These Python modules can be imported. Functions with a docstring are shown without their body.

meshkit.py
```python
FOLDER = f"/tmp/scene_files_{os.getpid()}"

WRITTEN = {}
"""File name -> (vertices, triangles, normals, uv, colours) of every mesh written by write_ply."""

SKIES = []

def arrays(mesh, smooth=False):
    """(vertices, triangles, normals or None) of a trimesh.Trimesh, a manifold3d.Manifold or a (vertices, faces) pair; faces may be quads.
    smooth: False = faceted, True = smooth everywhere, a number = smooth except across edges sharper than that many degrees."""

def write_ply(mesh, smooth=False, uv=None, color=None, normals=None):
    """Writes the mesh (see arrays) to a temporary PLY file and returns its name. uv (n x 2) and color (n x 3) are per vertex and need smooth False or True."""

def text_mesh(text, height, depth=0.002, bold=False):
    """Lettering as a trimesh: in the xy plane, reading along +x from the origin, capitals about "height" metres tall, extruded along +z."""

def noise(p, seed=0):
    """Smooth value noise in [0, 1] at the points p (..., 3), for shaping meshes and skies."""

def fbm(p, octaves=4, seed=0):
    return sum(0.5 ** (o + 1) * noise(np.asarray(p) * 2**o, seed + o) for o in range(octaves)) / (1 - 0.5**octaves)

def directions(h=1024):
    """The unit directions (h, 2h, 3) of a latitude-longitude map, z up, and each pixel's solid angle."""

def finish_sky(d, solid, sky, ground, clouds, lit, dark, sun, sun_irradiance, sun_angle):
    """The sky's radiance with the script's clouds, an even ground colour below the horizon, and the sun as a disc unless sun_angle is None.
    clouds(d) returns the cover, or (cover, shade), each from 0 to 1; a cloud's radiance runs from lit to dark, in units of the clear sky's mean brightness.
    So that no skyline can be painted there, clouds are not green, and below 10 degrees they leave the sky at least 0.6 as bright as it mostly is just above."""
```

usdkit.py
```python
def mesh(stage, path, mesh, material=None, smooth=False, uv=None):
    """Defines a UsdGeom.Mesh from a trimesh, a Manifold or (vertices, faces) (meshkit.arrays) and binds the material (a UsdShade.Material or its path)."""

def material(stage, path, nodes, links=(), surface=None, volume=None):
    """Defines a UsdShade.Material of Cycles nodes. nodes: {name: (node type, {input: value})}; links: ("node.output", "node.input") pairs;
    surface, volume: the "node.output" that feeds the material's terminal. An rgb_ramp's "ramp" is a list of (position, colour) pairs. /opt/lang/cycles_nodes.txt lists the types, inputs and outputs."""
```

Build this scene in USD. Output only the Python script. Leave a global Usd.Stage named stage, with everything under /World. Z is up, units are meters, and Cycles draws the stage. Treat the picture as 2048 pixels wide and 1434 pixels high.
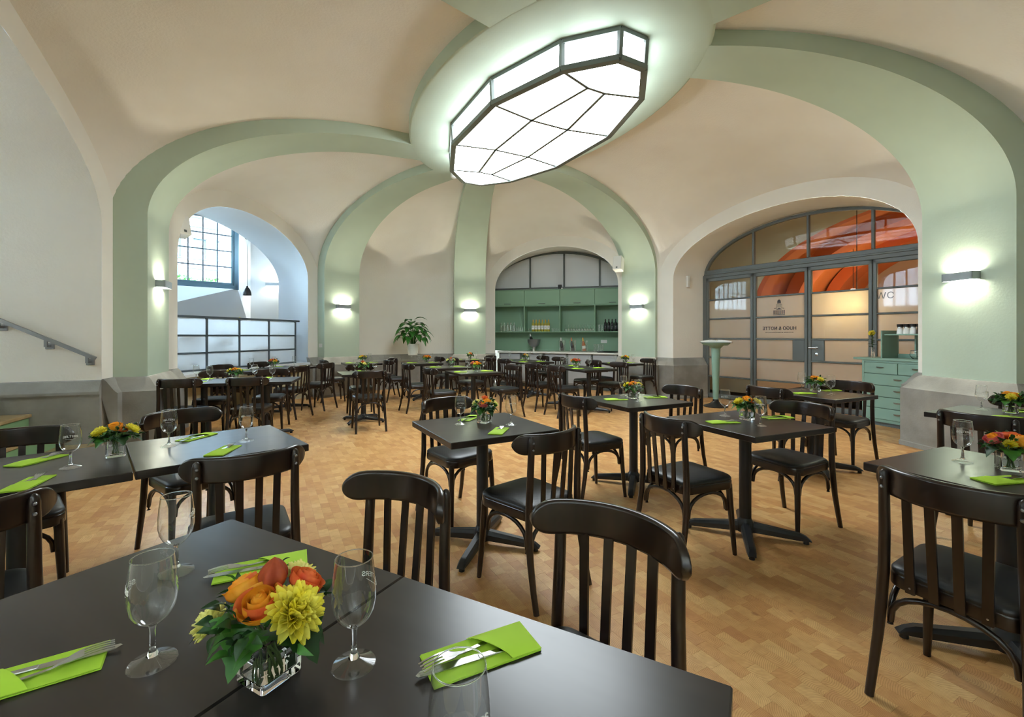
import math, random
import numpy as np
import trimesh, usdkit, meshkit
from shapely.geometry import Polygon, box as sbox
from pxr import Usd, UsdGeom, UsdLux, UsdShade, Gf, Sdf, Vt

stage = Usd.Stage.CreateInMemory()
UsdGeom.SetStageUpAxis(stage, 'Z'); UsdGeom.SetStageMetersPerUnit(stage, 1.0)
UsdGeom.Xform.Define(stage, '/World'); UsdGeom.Scope.Define(stage, '/World/Looks')
# ------------------------------------------------------------------ camera, sky, exposure
EYE = 1.318
cam = UsdGeom.Camera.Define(stage, '/World/camera')
cam.AddTranslateOp().Set(Gf.Vec3d(0, 0, EYE)); cam.AddRotateXOp().Set(90.0)
cam.CreateHorizontalApertureAttr(36.0); cam.CreateFocalLengthAttr(900 / 2048 * 36)
cam.CreateVerticalApertureAttr(36.0 * 1434 / 2048)
cam.CreateVerticalApertureOffsetAttr(-46 / 2048 * 36)
cam.CreateClippingRangeAttr(Gf.Vec2f(0.05, 500))
cam.CreateExposureAttr(1.5)
dome = UsdLux.DomeLight.Define(stage, '/World/sky')
dome.CreateColorAttr(Gf.Vec3f(0.60, 0.79, 1.0)); dome.CreateIntensityAttr(3.5)
LAMP = 6.0; SCONCE = 120.0; FOYER = 30.0

# ------------------------------------------------------------------ materials
def lin(*c):
    c = np.array(c, float) / 255
    return tuple(np.where(c <= 0.04045, c / 12.92, ((c + 0.055) / 1.055) ** 2.4))
M = {}
def mat(name, nodes, links=(), surface='p.BSDF'):
    M[name] = usdkit.material(stage, '/World/Looks/' + name, nodes, links, surface=surface); return M[name]
def plain(name, rgb, rough=0.5, **k):
    return mat(name, {'p': ('principled_bsdf', dict(base_color=lin(*rgb), roughness=rough, **k))})
def varied(name, c1, c2, scale=6.0, rough=0.6, bump=0.0, bscale=120.0, detail=4.0, lo=.35, hi=.65, stretch=(1, 1, 1), coord='position', bdist=.002, **k):
    n = {'g': ('geometry', {}) if coord == 'position' else ('texture_coordinate', {}), 'm': ('mapping', {'scale': stretch}),
         'n': ('noise_texture', dict(scale=scale, detail=detail)), 'r': ('rgb_ramp', {'ramp': [(lo, lin(*c1)), (hi, lin(*c2))]}),
         'p': ('principled_bsdf', dict(roughness=rough, **k))}
    l = [('g.' + coord, 'm.vector'), ('m.vector', 'n.vector'), ('n.fac', 'r.fac'), ('r.color', 'p.base_color')]
    if bump:
        n['bn'] = ('noise_texture', dict(scale=bscale, detail=3.0)); n['b'] = ('bump', dict(strength=bump, distance=bdist))
        l += [('g.' + coord, 'bn.vector'), ('bn.fac', 'b.height'), ('b.normal', 'p.normal')]
    return mat(name, n, l)
def emit(name, rgb, s):
    return mat(name, {'e': ('emission', dict(color=lin(*rgb), strength=s))}, surface='e.emission')

varied('cream', (235, 229, 219), (239, 234, 225), 1.5, .85, bump=.25, bscale=45, bdist=.01)
varied('white_wall', (233, 228, 218), (237, 233, 223), 1.5, .85, bump=.2, bscale=45, bdist=.008)
varied('green_paint', (184, 199, 180), (190, 205, 186), 1.5, .75, bump=.14, bscale=40, bdist=.006)
varied('olive_wall', (196, 186, 150), (205, 196, 162), 1.5, .85)
varied('stone', (132, 130, 124), (160, 157, 150), 2.6, .8, bump=.3, bscale=60, bdist=.004, detail=9)
varied('dark_wood', (27, 17, 13), (40, 26, 19), 14, .27, stretch=(1, 1, .15), coord='object', coat_weight=.25, coat_roughness=.12)
varied('table_wood', (31, 26, 25), (44, 38, 36), 9, .27, stretch=(.18, 1, 1), coord='object')
varied('leather', (24, 26, 28), (30, 32, 34), 60, .42, bump=.15, bscale=500, coord='object', bdist=.001)
plain('black_metal', (30, 31, 34), .38)
plain('steel', (190, 190, 188), .22, metallic=1.0)
plain('dull_steel', (150, 152, 155), .4, metallic=1.0)
plain('grey_metal', (92, 98, 96), .45)
plain('railing_metal', (80, 90, 98), .45)
plain('lamp_frame', (112, 120, 117), .4)
plain('lime', (172, 212, 56), .8)
plain('lime_deep', (162, 202, 48), .8)
plain('white_plastic', (225, 225, 220), .45)
plain('black_plastic', (22, 22, 23), .35)
plain('print_dark', (38, 44, 58), .6)
plain('print_grey', (130, 138, 135), .6)
plain('cab_green', (134, 170, 142), .5)
plain('mint', (128, 160, 144), .45)
plain('counter_white', (226, 226, 222), .35)
plain('counter_front', (176, 180, 184), .5)
plain('pot_white', (226, 226, 212), .5)
plain('teal_frame', (70, 98, 110), .45)
plain('sill_white', (206, 211, 216), .8)
plain('stair_paint', (166, 180, 203), .85)  # white stairwell wall; cool daylight cast is put into this colour
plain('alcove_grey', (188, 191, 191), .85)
varied('orange_wall', (224, 128, 66), (230, 136, 74), 2, .8)
plain('orange_deep', (206, 106, 52), .8)
plain('beige_wall', (214, 200, 176), .85)
plain('stair_green', (124, 160, 116), .5)
varied('tread_wood', (150, 128, 88), (172, 150, 108), 10, .4, stretch=(.3, 1, 1))
plain('facade', (124, 126, 128), .9); plain('facade_trim', (110, 112, 114), .9)
plain('outside_pane', (84, 102, 110), .3)
plain('awning_cloth', (70, 118, 116), .8); plain('ground_grey', (170, 170, 168), .9)
varied('hedge_green', (70, 110, 60), (130, 165, 110), 14, .8)
mat('glass', {'p': ('principled_bsdf', dict(base_color=(.985, .99, .985), roughness=0.0, transmission_weight=1.0, ior=1.45))})
mat('smoke_glass', {'p': ('principled_bsdf', dict(base_color=(.62, .7, .66), roughness=0.02, transmission_weight=1.0, ior=1.45))})
mat('water', {'p': ('principled_bsdf', dict(base_color=(.97, .99, .97), roughness=0.0, transmission_weight=1.0, ior=1.33))})
def pane_mat(name, tint, ior=1.5):
    mat(name, {'f': ('fresnel', {'IOR': ior}), 't': ('transparent_bsdf', {'color': tint}), 'g': ('glossy_bsdf', dict(color=(1, 1, 1), roughness=0.0)), 'm': ('mix_closure', {})},
        [('f.fac', 'm.fac'), ('t.BSDF', 'm.closure1'), ('g.BSDF', 'm.closure2')], surface='m.closure')
pane_mat('pane_clear', (.94, .97, .95), 1.16)
def frosted(name, col, rough, tl, df=.12, gr=.04):
    # satin glass: rough see-through part, evenly scattered part and the sheen of its smooth face
    mat(name, {'r': ('refraction_bsdf', dict(color=col, roughness=rough, IOR=1.4)), 't': ('translucent_bsdf', dict(color=col)), 'd': ('diffuse_bsdf', dict(color=col)),
               'a': ('mix_closure', {'fac': tl}), 'b': ('mix_closure', {'fac': df}), 'f': ('fresnel', {'IOR': 1.35}), 'g': ('glossy_bsdf', dict(color=(1, 1, 1), roughness=gr)), 'm': ('mix_closure', {})},
        [('r.BSDF', 'a.closure1'), ('t.BSDF', 'a.closure2'), ('a.closure', 'b.closure1'), ('d.BSDF', 'b.closure2'), ('f.fac', 'm.fac'), ('b.closure', 'm.closure1'), ('g.BSDF', 'm.closure2')], surface='m.closure')
frosted('satin_glass', (.97, .98, .99), .22, .55)
frosted('satin_door', (.94, .93, .85), .5, .85)
frosted('fan_glass', (.92, .95, .98), .3, .9, .75, .35)
emit('lamp_white', (240, 250, 255), LAMP)
plain('lamp_steel', (150, 160, 164), .35)
def thin(name, pw, mx, mn=.045): mat(name, {'lw': ('layer_weight', {'blend': .5}), 'pw': ('math', dict(math_type='power', value2=pw)), 'mr': ('map_range', dict(from_min=0.0, from_max=1.0, to_min=mn, to_max=mx)), 't': ('transparent_bsdf', {'color': (.965, .975, .97)}), 'g': ('glossy_bsdf', dict(color=(1, 1, 1), roughness=.0)), 'm': ('mix_closure', {})},
    [('lw.facing', 'pw.value1'), ('pw.value', 'mr.value'), ('mr.result', 'm.fac'), ('t.BSDF', 'm.closure1'), ('g.BSDF', 'm.closure2')], surface='m.closure')
thin('thin_glass', 2.3, .95); thin('clear_foot', 3.6, .7, .035); thin('shelf_glass', 1.4, .9, .14)
emit('warm_near', (255, 214, 150), 40.0)
emit('lamp_side', (240, 250, 255), LAMP * .6)
emit('sconce_glow', (255, 250, 228), SCONCE)
emit('warm_glow', (255, 226, 184), FOYER)
def soft(name, c1, c2, scale, rough, tr):
    mat(name, {'g': ('texture_coordinate', {}), 'n': ('noise_texture', dict(scale=scale, detail=3.0)), 'r': ('rgb_ramp', {'ramp': [(.3, lin(*c1)), (.7, lin(*c2))]}), 'p': ('principled_bsdf', dict(roughness=rough)), 't': ('translucent_bsdf', {}), 'm': ('mix_closure', {'fac': tr})},
        [('g.object', 'n.vector'), ('n.fac', 'r.fac'), ('r.color', 'p.base_color'), ('r.color', 't.color'), ('p.BSDF', 'm.closure1'), ('t.BSDF', 'm.closure2')], surface='m.closure')
def petal(name, c1, c2): soft(name, c1, c2, 40, .6, .35)
petal('yellow_petal', (252, 236, 56), (255, 246, 116)); petal('pale_petal', (248, 242, 136), (253, 250, 180))
petal('orange_petal', (248, 158, 30), (254, 190, 62)); petal('red_petal', (232, 92, 48), (248, 140, 70)); petal('pink_petal', (212, 84, 96), (236, 140, 120))
petal('physalis_skin', (176, 70, 36), (204, 96, 50))
def leafm(name, c1, c2): soft(name, c1, c2, 30, .42, .2)
leafm('leaf_dark', (26, 56, 26), (44, 84, 38)); leafm('leaf_mid', (50, 104, 36), (78, 138, 50)); leafm('leaf_light', (92, 150, 56), (124, 176, 76)); leafm('leaf_plant', (28, 84, 24), (58, 128, 40))
plain('stem_green', (96, 124, 62), .6)
plain('wine_white', (168, 158, 60), .15); plain('wine_dark', (20, 22, 22), .12); plain('wine_rose', (190, 110, 60), .15)
plain('gold_foil', (214, 160, 60), .35); plain('copper_foil', (206, 132, 96), .35); plain('silver_foil', (215, 215, 215), .3); plain('paper_label', (235, 235, 228), .7); plain('dark_label', (52, 54, 58), .6)
plain('sugar', (240, 240, 238), .9); plain('sugar_brown', (70, 60, 52), .8)
# end grain of pine: growth rings about a centre of each block's own (st), tone of each block (tone)
mat('pine_block', {'uv': ('uvmap', {'attribute': 'st'}), 'a': ('attribute', {'attribute': 'tone'}),
                   'w': ('wave_texture', dict(wave_type='rings', rings_direction='z', scale=44.0, distortion=2.2, detail=2.0, detail_scale=.6, profile='saw')),
                   'g': ('geometry', {}), 'n': ('noise_texture', dict(scale=26.0, detail=4.0)), 'k': ('noise_texture', dict(scale=11.0, detail=2.0)),
                   't': ('rgb_ramp', {'ramp': [(0, lin(196, 143, 86)), (.3, lin(207, 156, 98)), (.62, lin(214, 168, 109)), (.88, lin(223, 182, 123)), (1, lin(192, 135, 82))]}),
                   'wr': ('rgb_ramp', {'ramp': [(0, (1, 1, 1)), (.5, (.97, .95, .92)), (.85, (.70, .60, .48)), (1, (.86, .80, .72))]}),
                   'nr': ('rgb_ramp', {'ramp': [(.3, (.88, .84, .78)), (.6, (1, 1, 1))]}), 'kr': ('rgb_ramp', {'ramp': [(.2, (.5, .34, .22)), (.27, (1, 1, 1))]}),
                   'm1': ('mix', dict(mix_type='multiply', fac=.85)), 'm2': ('mix', dict(mix_type='multiply', fac=1.0)), 'm3': ('mix', dict(mix_type='multiply', fac=1.0)),
                   'p': ('principled_bsdf', dict(roughness=.38))},
    [('uv.UV', 'w.vector'), ('a.fac', 't.fac'), ('w.fac', 'wr.fac'), ('g.position', 'n.vector'), ('g.position', 'k.vector'), ('n.fac', 'nr.fac'), ('k.fac', 'kr.fac'), ('t.color', 'm1.color1'), ('wr.color', 'm1.color2'),
     ('m1.color', 'm2.color1'), ('nr.color', 'm2.color2'), ('m2.color', 'm3.color1'), ('kr.color', 'm3.color2'), ('m3.color', 'p.base_color')])

# ------------------------------------------------------------------ scene helpers
used = {}
def numbered(parent, name):
    k = (parent, name); n = used.get(k, -1) + 1; used[k] = n
    return f'{parent}/{name}' + (f'_{n:03d}' if n else '')
def tag(o, label=None, cat=None, group=None, kind=None):
    o = o.GetPrim() if hasattr(o, 'GetPrim') else o
    for k, v in (('label', label), ('category', cat), ('group', group), ('kind', kind)):
        if v: o.SetCustomDataByKey(k, v)
    return o
def pth(parent): return '/World' if parent is None else str((parent.GetPrim() if hasattr(parent, 'GetPrim') else parent).GetPath())
def obj(name, mesh, m, parent=None, smooth=35, uv=None, label=None):
    if isinstance(mesh, list): mesh = cat(*mesh)
    p = usdkit.mesh(stage, numbered(pth(parent), name), mesh, M[m], smooth=smooth, uv=uv).GetPrim()
    if label: tag(p, label)
    return p
def thing(name, label, catg, loc=(0, 0, 0), rz=0, group=None, kind=None, tilt=None):
    x = UsdGeom.Xform.Define(stage, numbered('/World', name))
    x.AddTranslateOp().Set(Gf.Vec3d(*map(float, loc))); x.AddRotateZOp().Set(float(rz))
    return tag(x.GetPrim(), label, catg, group, kind)
def dup(root, loc, rz, label=None, group=None):
    x = UsdGeom.Xform.Define(stage, numbered('/World', root.GetName().rsplit('_0', 1)[0] if root.GetName()[-3:].isdigit() else root.GetName()))
    x.AddTranslateOp().Set(Gf.Vec3d(*map(float, loc))); x.AddRotateZOp().Set(float(rz))
    x.GetPrim().GetReferences().AddInternalReference(root.GetPath())
    was = root.GetCustomData()
    tag(x.GetPrim(), label or was.get('label'), was.get('category'), group or was.get('group'))
    x.GetPrim().SetInstanceable(True)
    return x.GetPrim()
def part(name, parent, label=None):
    x = UsdGeom.Xform.Define(stage, numbered(pth(parent), name)).GetPrim()
    return x

# ------------------------------------------------------------------ mesh helpers
def T(v, f): return trimesh.Trimesh(np.asarray(v, float), np.asarray(f, int), process=False)
def tris(q):
    q = np.asarray(q, int); return np.vstack([q[:, [0, 1, 2]], q[:, [0, 2, 3]]])
def cat(*ms):
    ms = [m for m in ms if m is not None]
    return trimesh.util.concatenate(ms) if len(ms) > 1 else ms[0]
def bx(x0, x1, y0, y1, z0, z1, b=0.0):
    P = []
    for x, sx in ((x0, 1), (x1, -1)):
        for y, sy in ((y0, 1), (y1, -1)):
            for z, sz in ((z0, 1), (z1, -1)):
                if b: P += [(x + sx * b, y + sy * b, z), (x + sx * b, y, z + sz * b), (x, y + sy * b, z + sz * b)]
                else: P.append((x, y, z))
    return trimesh.convex.convex_hull(np.array(P))
def hull(P): return trimesh.convex.convex_hull(np.asarray(P, float))
def grid(P, closed_u=False, closed_v=False, flip=False):
    P = np.asarray(P, float); n, m = P.shape[:2]
    a, b = np.arange(n if closed_u else n - 1), np.arange(m if closed_v else m - 1)
    i, j = np.meshgrid(a, b, indexing='ij'); i1, j1 = (i + 1) % n, (j + 1) % m
    q = np.stack([i * m + j, i1 * m + j, i1 * m + j1, i * m + j1], -1).reshape(-1, 4)
    if flip: q = q[:, ::-1]
    return T(P.reshape(-1, 3), tris(q))
def tube(path, r, n=10, cap=True, sx=None):
    p = np.asarray(path, float); r = np.broadcast_to(r, (len(p),)).astype(float)
    t = np.gradient(p, axis=0); t /= np.linalg.norm(t, axis=1, keepdims=True)
    ref = np.array([0, 0, 1.0]) if abs(t[:, 2]).mean() < .8 else np.array([1.0, 0, 0])
    a = np.cross(np.broadcast_to(ref, t.shape), t); a /= np.linalg.norm(a, axis=1, keepdims=True); b = np.cross(t, a)
    g = np.arange(n) * 2 * np.pi / n
    R = p[:, None] + r[:, None, None] * (np.cos(g)[None, :, None] * a[:, None] + np.sin(g)[None, :, None] * b[:, None])
    m = grid(R, closed_v=True, flip=True)
    if cap:
        v = np.vstack([m.vertices, p[:1], p[-1:]]); k = len(m.vertices); f = list(m.faces); e = (len(p) - 1) * n
        for j in range(n):
            f.append((k, (j + 1) % n, j)[::-1] if False else (k, j, (j + 1) % n)); f.append((k + 1, e + (j + 1) % n, e + j))
        m = T(v, f)
    m.fix_normals(); return m
def lathe(prof, n=24, close=False):
    g = np.arange(n) * 2 * np.pi / n; pr = np.asarray(prof, float)
    P = np.stack([pr[:, 0, None] * np.cos(g), pr[:, 0, None] * np.sin(g), np.broadcast_to(pr[:, 1, None], (len(pr), n))], -1)
    m = grid(P, closed_v=True, closed_u=close); m.merge_vertices(); m.update_faces(m.nondegenerate_faces()); m.fix_normals(); return m
def extr(pts, h, z0=0.0):
    poly = pts if isinstance(pts, Polygon) else Polygon(pts)
    m = trimesh.creation.extrude_polygon(poly, h, engine='earcut'); m.apply_translation((0, 0, z0)); return m
def mv(m, t=(0, 0, 0), rz=0, rx=0, ry=0, s=None):
    m = m.copy()
    if s is not None: m.apply_scale(s)
    for ang, ax in ((rx, (1, 0, 0)), (ry, (0, 1, 0)), (rz, (0, 0, 1))):
        if ang: m.apply_transform(trimesh.transformations.rotation_matrix(math.radians(ang), ax))
    m.apply_translation(t); return m
def beam(p, q, w, h, up=(0, 0, 1)):
    p, q, up = np.array(p, float), np.array(q, float), np.array(up, float)
    t = q - p; t /= np.linalg.norm(t); s = np.cross(t, up); s /= np.linalg.norm(s); u = np.cross(s, t)
    return hull([c + i * s * w / 2 + j * u * h / 2 for c in (p, q) for i in (-1, 1) for j in (-1, 1)])
def frame_m(O, e, n):
    """Matrix of a local frame: x along e, y along n, z up, origin O."""
    m = np.eye(4); m[:2, 0] = e; m[:2, 1] = n; m[:3, 3] = O; return m
def into(m, F):
    m = m.copy(); m.apply_transform(F)
    return m
def unit(v): v = np.asarray(v, float); return v / np.linalg.norm(v)

# ------------------------------------------------------------------ the hall: an oval in plan, ribs springing from eight piers to an oval ceiling field
C0 = np.array([.229, 5.848]); AX = unit([-.477, .879]); RT = np.array([AX[1], -AX[0]])
def ell(t, A, B): t = np.radians(np.asarray(t, float)); return C0 + np.multiply.outer(A * np.cos(t), AX) + np.multiply.outer(B * np.sin(t), RT)
def wall_xy(t):
    t = np.asarray(t, float); p = ell(t, 6.28, 4.68)
    k = np.clip(1 - np.abs((t + 180) % 360 - 180 + 119) / 26, 0, 1); k = k * k * (3 - 2 * k)          # the wall swells out a little on the stair side
    return p + np.array([-.95, 0]) * k[..., None]
ZM, ZS, RISE = 4.14, 2.69, 1.45
PIERS = [  # t of the pier, foot of its face (x, y), where its rib meets the ceiling field
    (-160.5, (1.64, .18), (.96, 3.51), .80), (-119, (-2.67, 1.43), (-.03, 3.93), .86), (-67, (-4.41, 5.62), (-1.385, 7.015), .90), (-18.5, (-3.77, 10.0), (-1.15, 7.86), .84),
    (19.5, (-1.07, 11.45), (-.57, 8.3), .80), (67, (2.80, 10.0), (.43, 7.79), .84), (118.5, (4.90, 4.87), (1.85, 4.65), .94), (160.5, (4.22, 1.58), (1.57, 3.95), .86)]
NICHES = {2: (-62, -28.5), 4: (28.5, 62), 5: (74.5, 113.0), 1: (-115.5, -77.5), 0: (-154, -127)}   # bay index -> opening
SPR, CROWN = 2.5, 3.55
def arch_z(t, t0, t1, s=SPR, c=CROWN):
    x = (np.asarray(t, float) - (t0 + t1) / 2) / ((t1 - t0) / 2); return s + (c - s) * np.sqrt(np.clip(1 - x * x, 0, 1))
ceiling = tag(UsdGeom.Xform.Define(stage, numbered('/World', 'ceiling')), 'cream vault with sage green ribs running to an oval field around the lamp', 'ceiling', kind='structure')
def medallion(t, k=1.0, z=ZM):
    p = ell(t, 2.55 * k, 1.42 * k); return np.concatenate([p, np.full(p.shape[:-1] + (1,), z)], -1)
NP = len(PIERS)
SIDES = ['camera_side', 'stair_side', 'window_side', 'rear', 'bar_side', 'entry_side', 'right', 'back']
for i in range(NP):
    t0, t1 = PIERS[i][0], PIERS[(i + 1) % NP][0]
    if t1 < t0: t1 += 360
    tq = [np.degrees(np.arctan2(((np.array(PIERS[j % NP][2]) - C0) @ RT) / 1.42, ((np.array(PIERS[j % NP][2]) - C0) @ AX) / 2.55)) for j in (i, i + 1)]
    tq[0] += 360 * round((t0 - tq[0]) / 360); tq[1] += 360 * round((t1 - tq[1]) / 360)
    op = NICHES.get(i)
    if i == 7: tq[1] += 0
    s = (1 - np.cos(np.linspace(0, np.pi, 61))) / 2
    tt = t0 + (t1 - t0) * s
    if op:
        so = (1 - np.cos(np.linspace(0, np.pi, 41))) / 2
        tt = np.unique(np.concatenate([tt, op[0] + (op[1] - op[0]) * so]))
    x = (tt - (t0 + t1) / 2) / ((t1 - t0) / 2)
    zb = np.maximum(2.74, arch_z(tt, op[0] - 3.2, op[1] + 3.2, 2.45, CROWN + .27)) if op else np.full(len(tt), 2.74)
    W = wall_xy(tt % 360 if i != 7 else tt)
    # vault web
    tau = np.linspace(0, np.pi / 2, 25)
    tin = tq[0] + (tq[1] - tq[0]) * (tt - t0) / (t1 - t0)
    I = medallion(tin, .9)[:, :2]
    wl = .6 * np.sqrt(np.clip((zb - 2.74) / 1.08, 0, 1))[:, None]              # over an arch the web leaves the wall at an angle
    f = ((1 - wl) * (1 - np.cos(tau))[None] + wl * (2 * tau / np.pi)[None]) * .86; f[:, -1] = 1.0
    P = np.concatenate([W[:, None] + (I - W)[:, None] * f[:, :, None], (zb[:, None] + (ZM + .16 - zb)[:, None] * np.sin(tau)[None])[..., None]], -1)
    obj('web', grid(P, flip=True), 'cream', ceiling, smooth=True)
    # wall below the web, with its opening
    wall = tag(UsdGeom.Xform.Define(stage, numbered('/World', 'wall_' + SIDES[i])), ['plain wall behind the viewer', 'white wall with arch over the stairs', 'white wall with arch to the raised window alcove', 'rear wall between two green piers',
               'white wall with arch over the bar', 'white wall with arch over the glass entrance', 'right wall beyond the pier', 'back wall'][i], 'wall', kind='structure')
    Q = []
    for k in range(len(tt)):
        inside = op and op[0] - 1e-6 <= tt[k] <= op[1] + 1e-6
        Q.append((W[k], arch_z(tt[k], *op) if inside else 0.0, zb[k]))
    V, Fc = [], []
    for k in range(len(tt) - 1):
        a, b = Q[k], Q[k + 1]
        both = op and op[0] - 1e-6 <= tt[k] and tt[k + 1] <= op[1] + 1e-6
        z0, z1 = (float(arch_z(tt[k], *op)), float(arch_z(tt[k + 1], *op))) if both else (0.0, 0.0)
        n = len(V); V += [(*a[0], z0), (*b[0], z1), (*b[0], b[2]), (*a[0], a[2])]; Fc.append((n, n + 1, n + 2, n + 3))
    obj('plaster', T(V, tris(Fc)), 'white_wall', wall, smooth=False)
    SIDES[i] = wall
# ribs with their piers
for (t, P, Q, w0) in PIERS:
    P, Q = np.array(P), np.array(Q); d = unit(Q - P); L = np.linalg.norm(Q - P) + .12; side = np.array([-d[1], d[0]])
    run = min(2.8, L - .35)
    tau = np.linspace(0, np.pi / 2, 40)
    prof = [(0, 0), (0, 1.3), (0, ZS)] + [(run * (1 - math.cos(a)), ZS + (RISE + .002) * math.sin(a)) for a in tau[1:]] + [(L, ZM + .002)]
    prof = np.array(prof); tan = np.gradient(prof, axis=0); tan /= np.linalg.norm(tan, axis=1, keepdims=True); nor = np.stack([-tan[:, 1], tan[:, 0]], 1); nor[-1] = nor[-2] = (0, 1)
    nor[:3] = (-1, 0)
    rows = []
    for k, (s_, z_) in enumerate(prof):
        fr = s_ / L; w = (w0 * (1 - fr) + .52 * fr) / 2; dd = .42 if z_ > ZS + .05 else .36
        row = []
        for sg, dep in ((1, dd), (1, 0), (-1, 0), (-1, dd)):
            ps = P + d * (s_ + nor[k, 0] * dep) + side * sg * w; row.append((*ps, z_ + nor[k, 1] * dep))
        rows.append(row)
    obj('rib', grid(rows), 'green_paint', ceiling, smooth=30)
g = np.linspace(0, 360, 97)[:-1]
inner = np.array([medallion(g, k) for k in (.02, .25, .5, .75, .9, .985, 1.0)]); inner[-1, :, 2] += .01
up = medallion(g, 1.0, ZM + .35)
obj('ceiling_field', grid(np.vstack([inner, up[None]]), closed_v=True, flip=True), 'green_paint', ceiling, smooth=30)

# stone plinth: follows the wall and the piers
def pier_outline(i, ta, tb):
    """Plan of wall and pier from parameter ta to tb."""
    t, P, Q, w0 = PIERS[i]; P, Q = np.array(P), np.array(Q); d = unit(Q - P); side = np.array([-d[1], d[0]])
    L_, R_ = P + side * w0 / 2, P - side * w0 / 2
    if (L_ - C0) @ RT * math.cos(math.radians(t)) < -1e9: pass
    pts = [(k, wall_xy(k)) for k in np.linspace(ta, tb, 40)]
    def beyond(p): return abs((p - P) @ side) > w0 / 2 + .02
    before = [p for k, p in pts if k < t and beyond(p)]; after = [p for k, p in pts if k > t and beyond(p)]
    before = before or [wall_xy(ta)]; after = after or [wall_xy(tb)]
    c = [L_, R_] if np.linalg.norm(L_ - before[-1]) < np.linalg.norm(R_ - before[-1]) else [R_, L_]
    b0 = c[0] - d * .30; b1 = c[1] - d * .30
    return before + [b0, c[0], c[1], b1] + after
def plinth(name, pts, label, joints=()):
    p = np.array(pts); keep = [0]
    for k in range(1, len(p)):
        if np.linalg.norm(p[k] - p[keep[-1]]) > .03: keep.append(k)
    p = p[keep]
    e = np.diff(p, axis=0); e /= np.linalg.norm(e, axis=1, keepdims=True); n = np.stack([-e[:, 1], e[:, 0]], 1)
    if ((C0 - p[len(p) // 2]) @ n[len(n) // 2]) < 0: n = -n
    N = np.vstack([n[:1], n[:-1] + n[1:], n[-1:]]); N /= np.linalg.norm(N, axis=1, keepdims=True)
    k = np.array([1.0] + [1 / max(.35, float(N[j + 1] @ n[j])) for j in range(len(n) - 1)] + [1.0]); N *= k[:, None]
    prof = [(-.05, .85), (.015, .845), (.04, .82), (.10, .73), (.125, .70), (.14, .69), (.14, .06), (.15, .05), (.15, 0)]
    o = tag(UsdGeom.Xform.Define(stage, numbered('/World', name)), label, 'plinth', kind='structure')
    n0 = max(1, len(p) // 14); cuts = [0] + sorted(j for j in range(3, len(p) - 3) if (j % 7 == 0)) + [len(p) - 1]
    for a, b in zip(cuts[:-1], cuts[1:]):
        q = p[a:b + 1].copy(); NN = N[a:b + 1]; ee = unit(p[b] - p[b - 1]) * .002; q[-1] = q[-1] - ee * (b != len(p) - 1)
        R = [[(*(q[j] + NN[j] * o_), z_) for o_, z_ in prof] for j in range(len(q))]
        m = grid(R); R0, R1 = np.array(R[0]), np.array(R[-1])
        caps = [T(r, [(0, j, j + 1) for j in range(1, len(r) - 1)]) for r in (R0, R1)]
        obj('stone_block', cat(m, *caps), 'stone', o, smooth=25)
ENT_L, ENT_R = np.array([4.14, 9.70]), np.array([6.29, 6.42])
plinth('baseboard_left', pier_outline(2, -77.5, -62), 'grey stone plinth around the left pier')
plinth('baseboard_rear', pier_outline(3, -28.5, 0) + pier_outline(4, .5, 28.5), 'grey stone plinth along the rear wall and its two piers')
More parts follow.
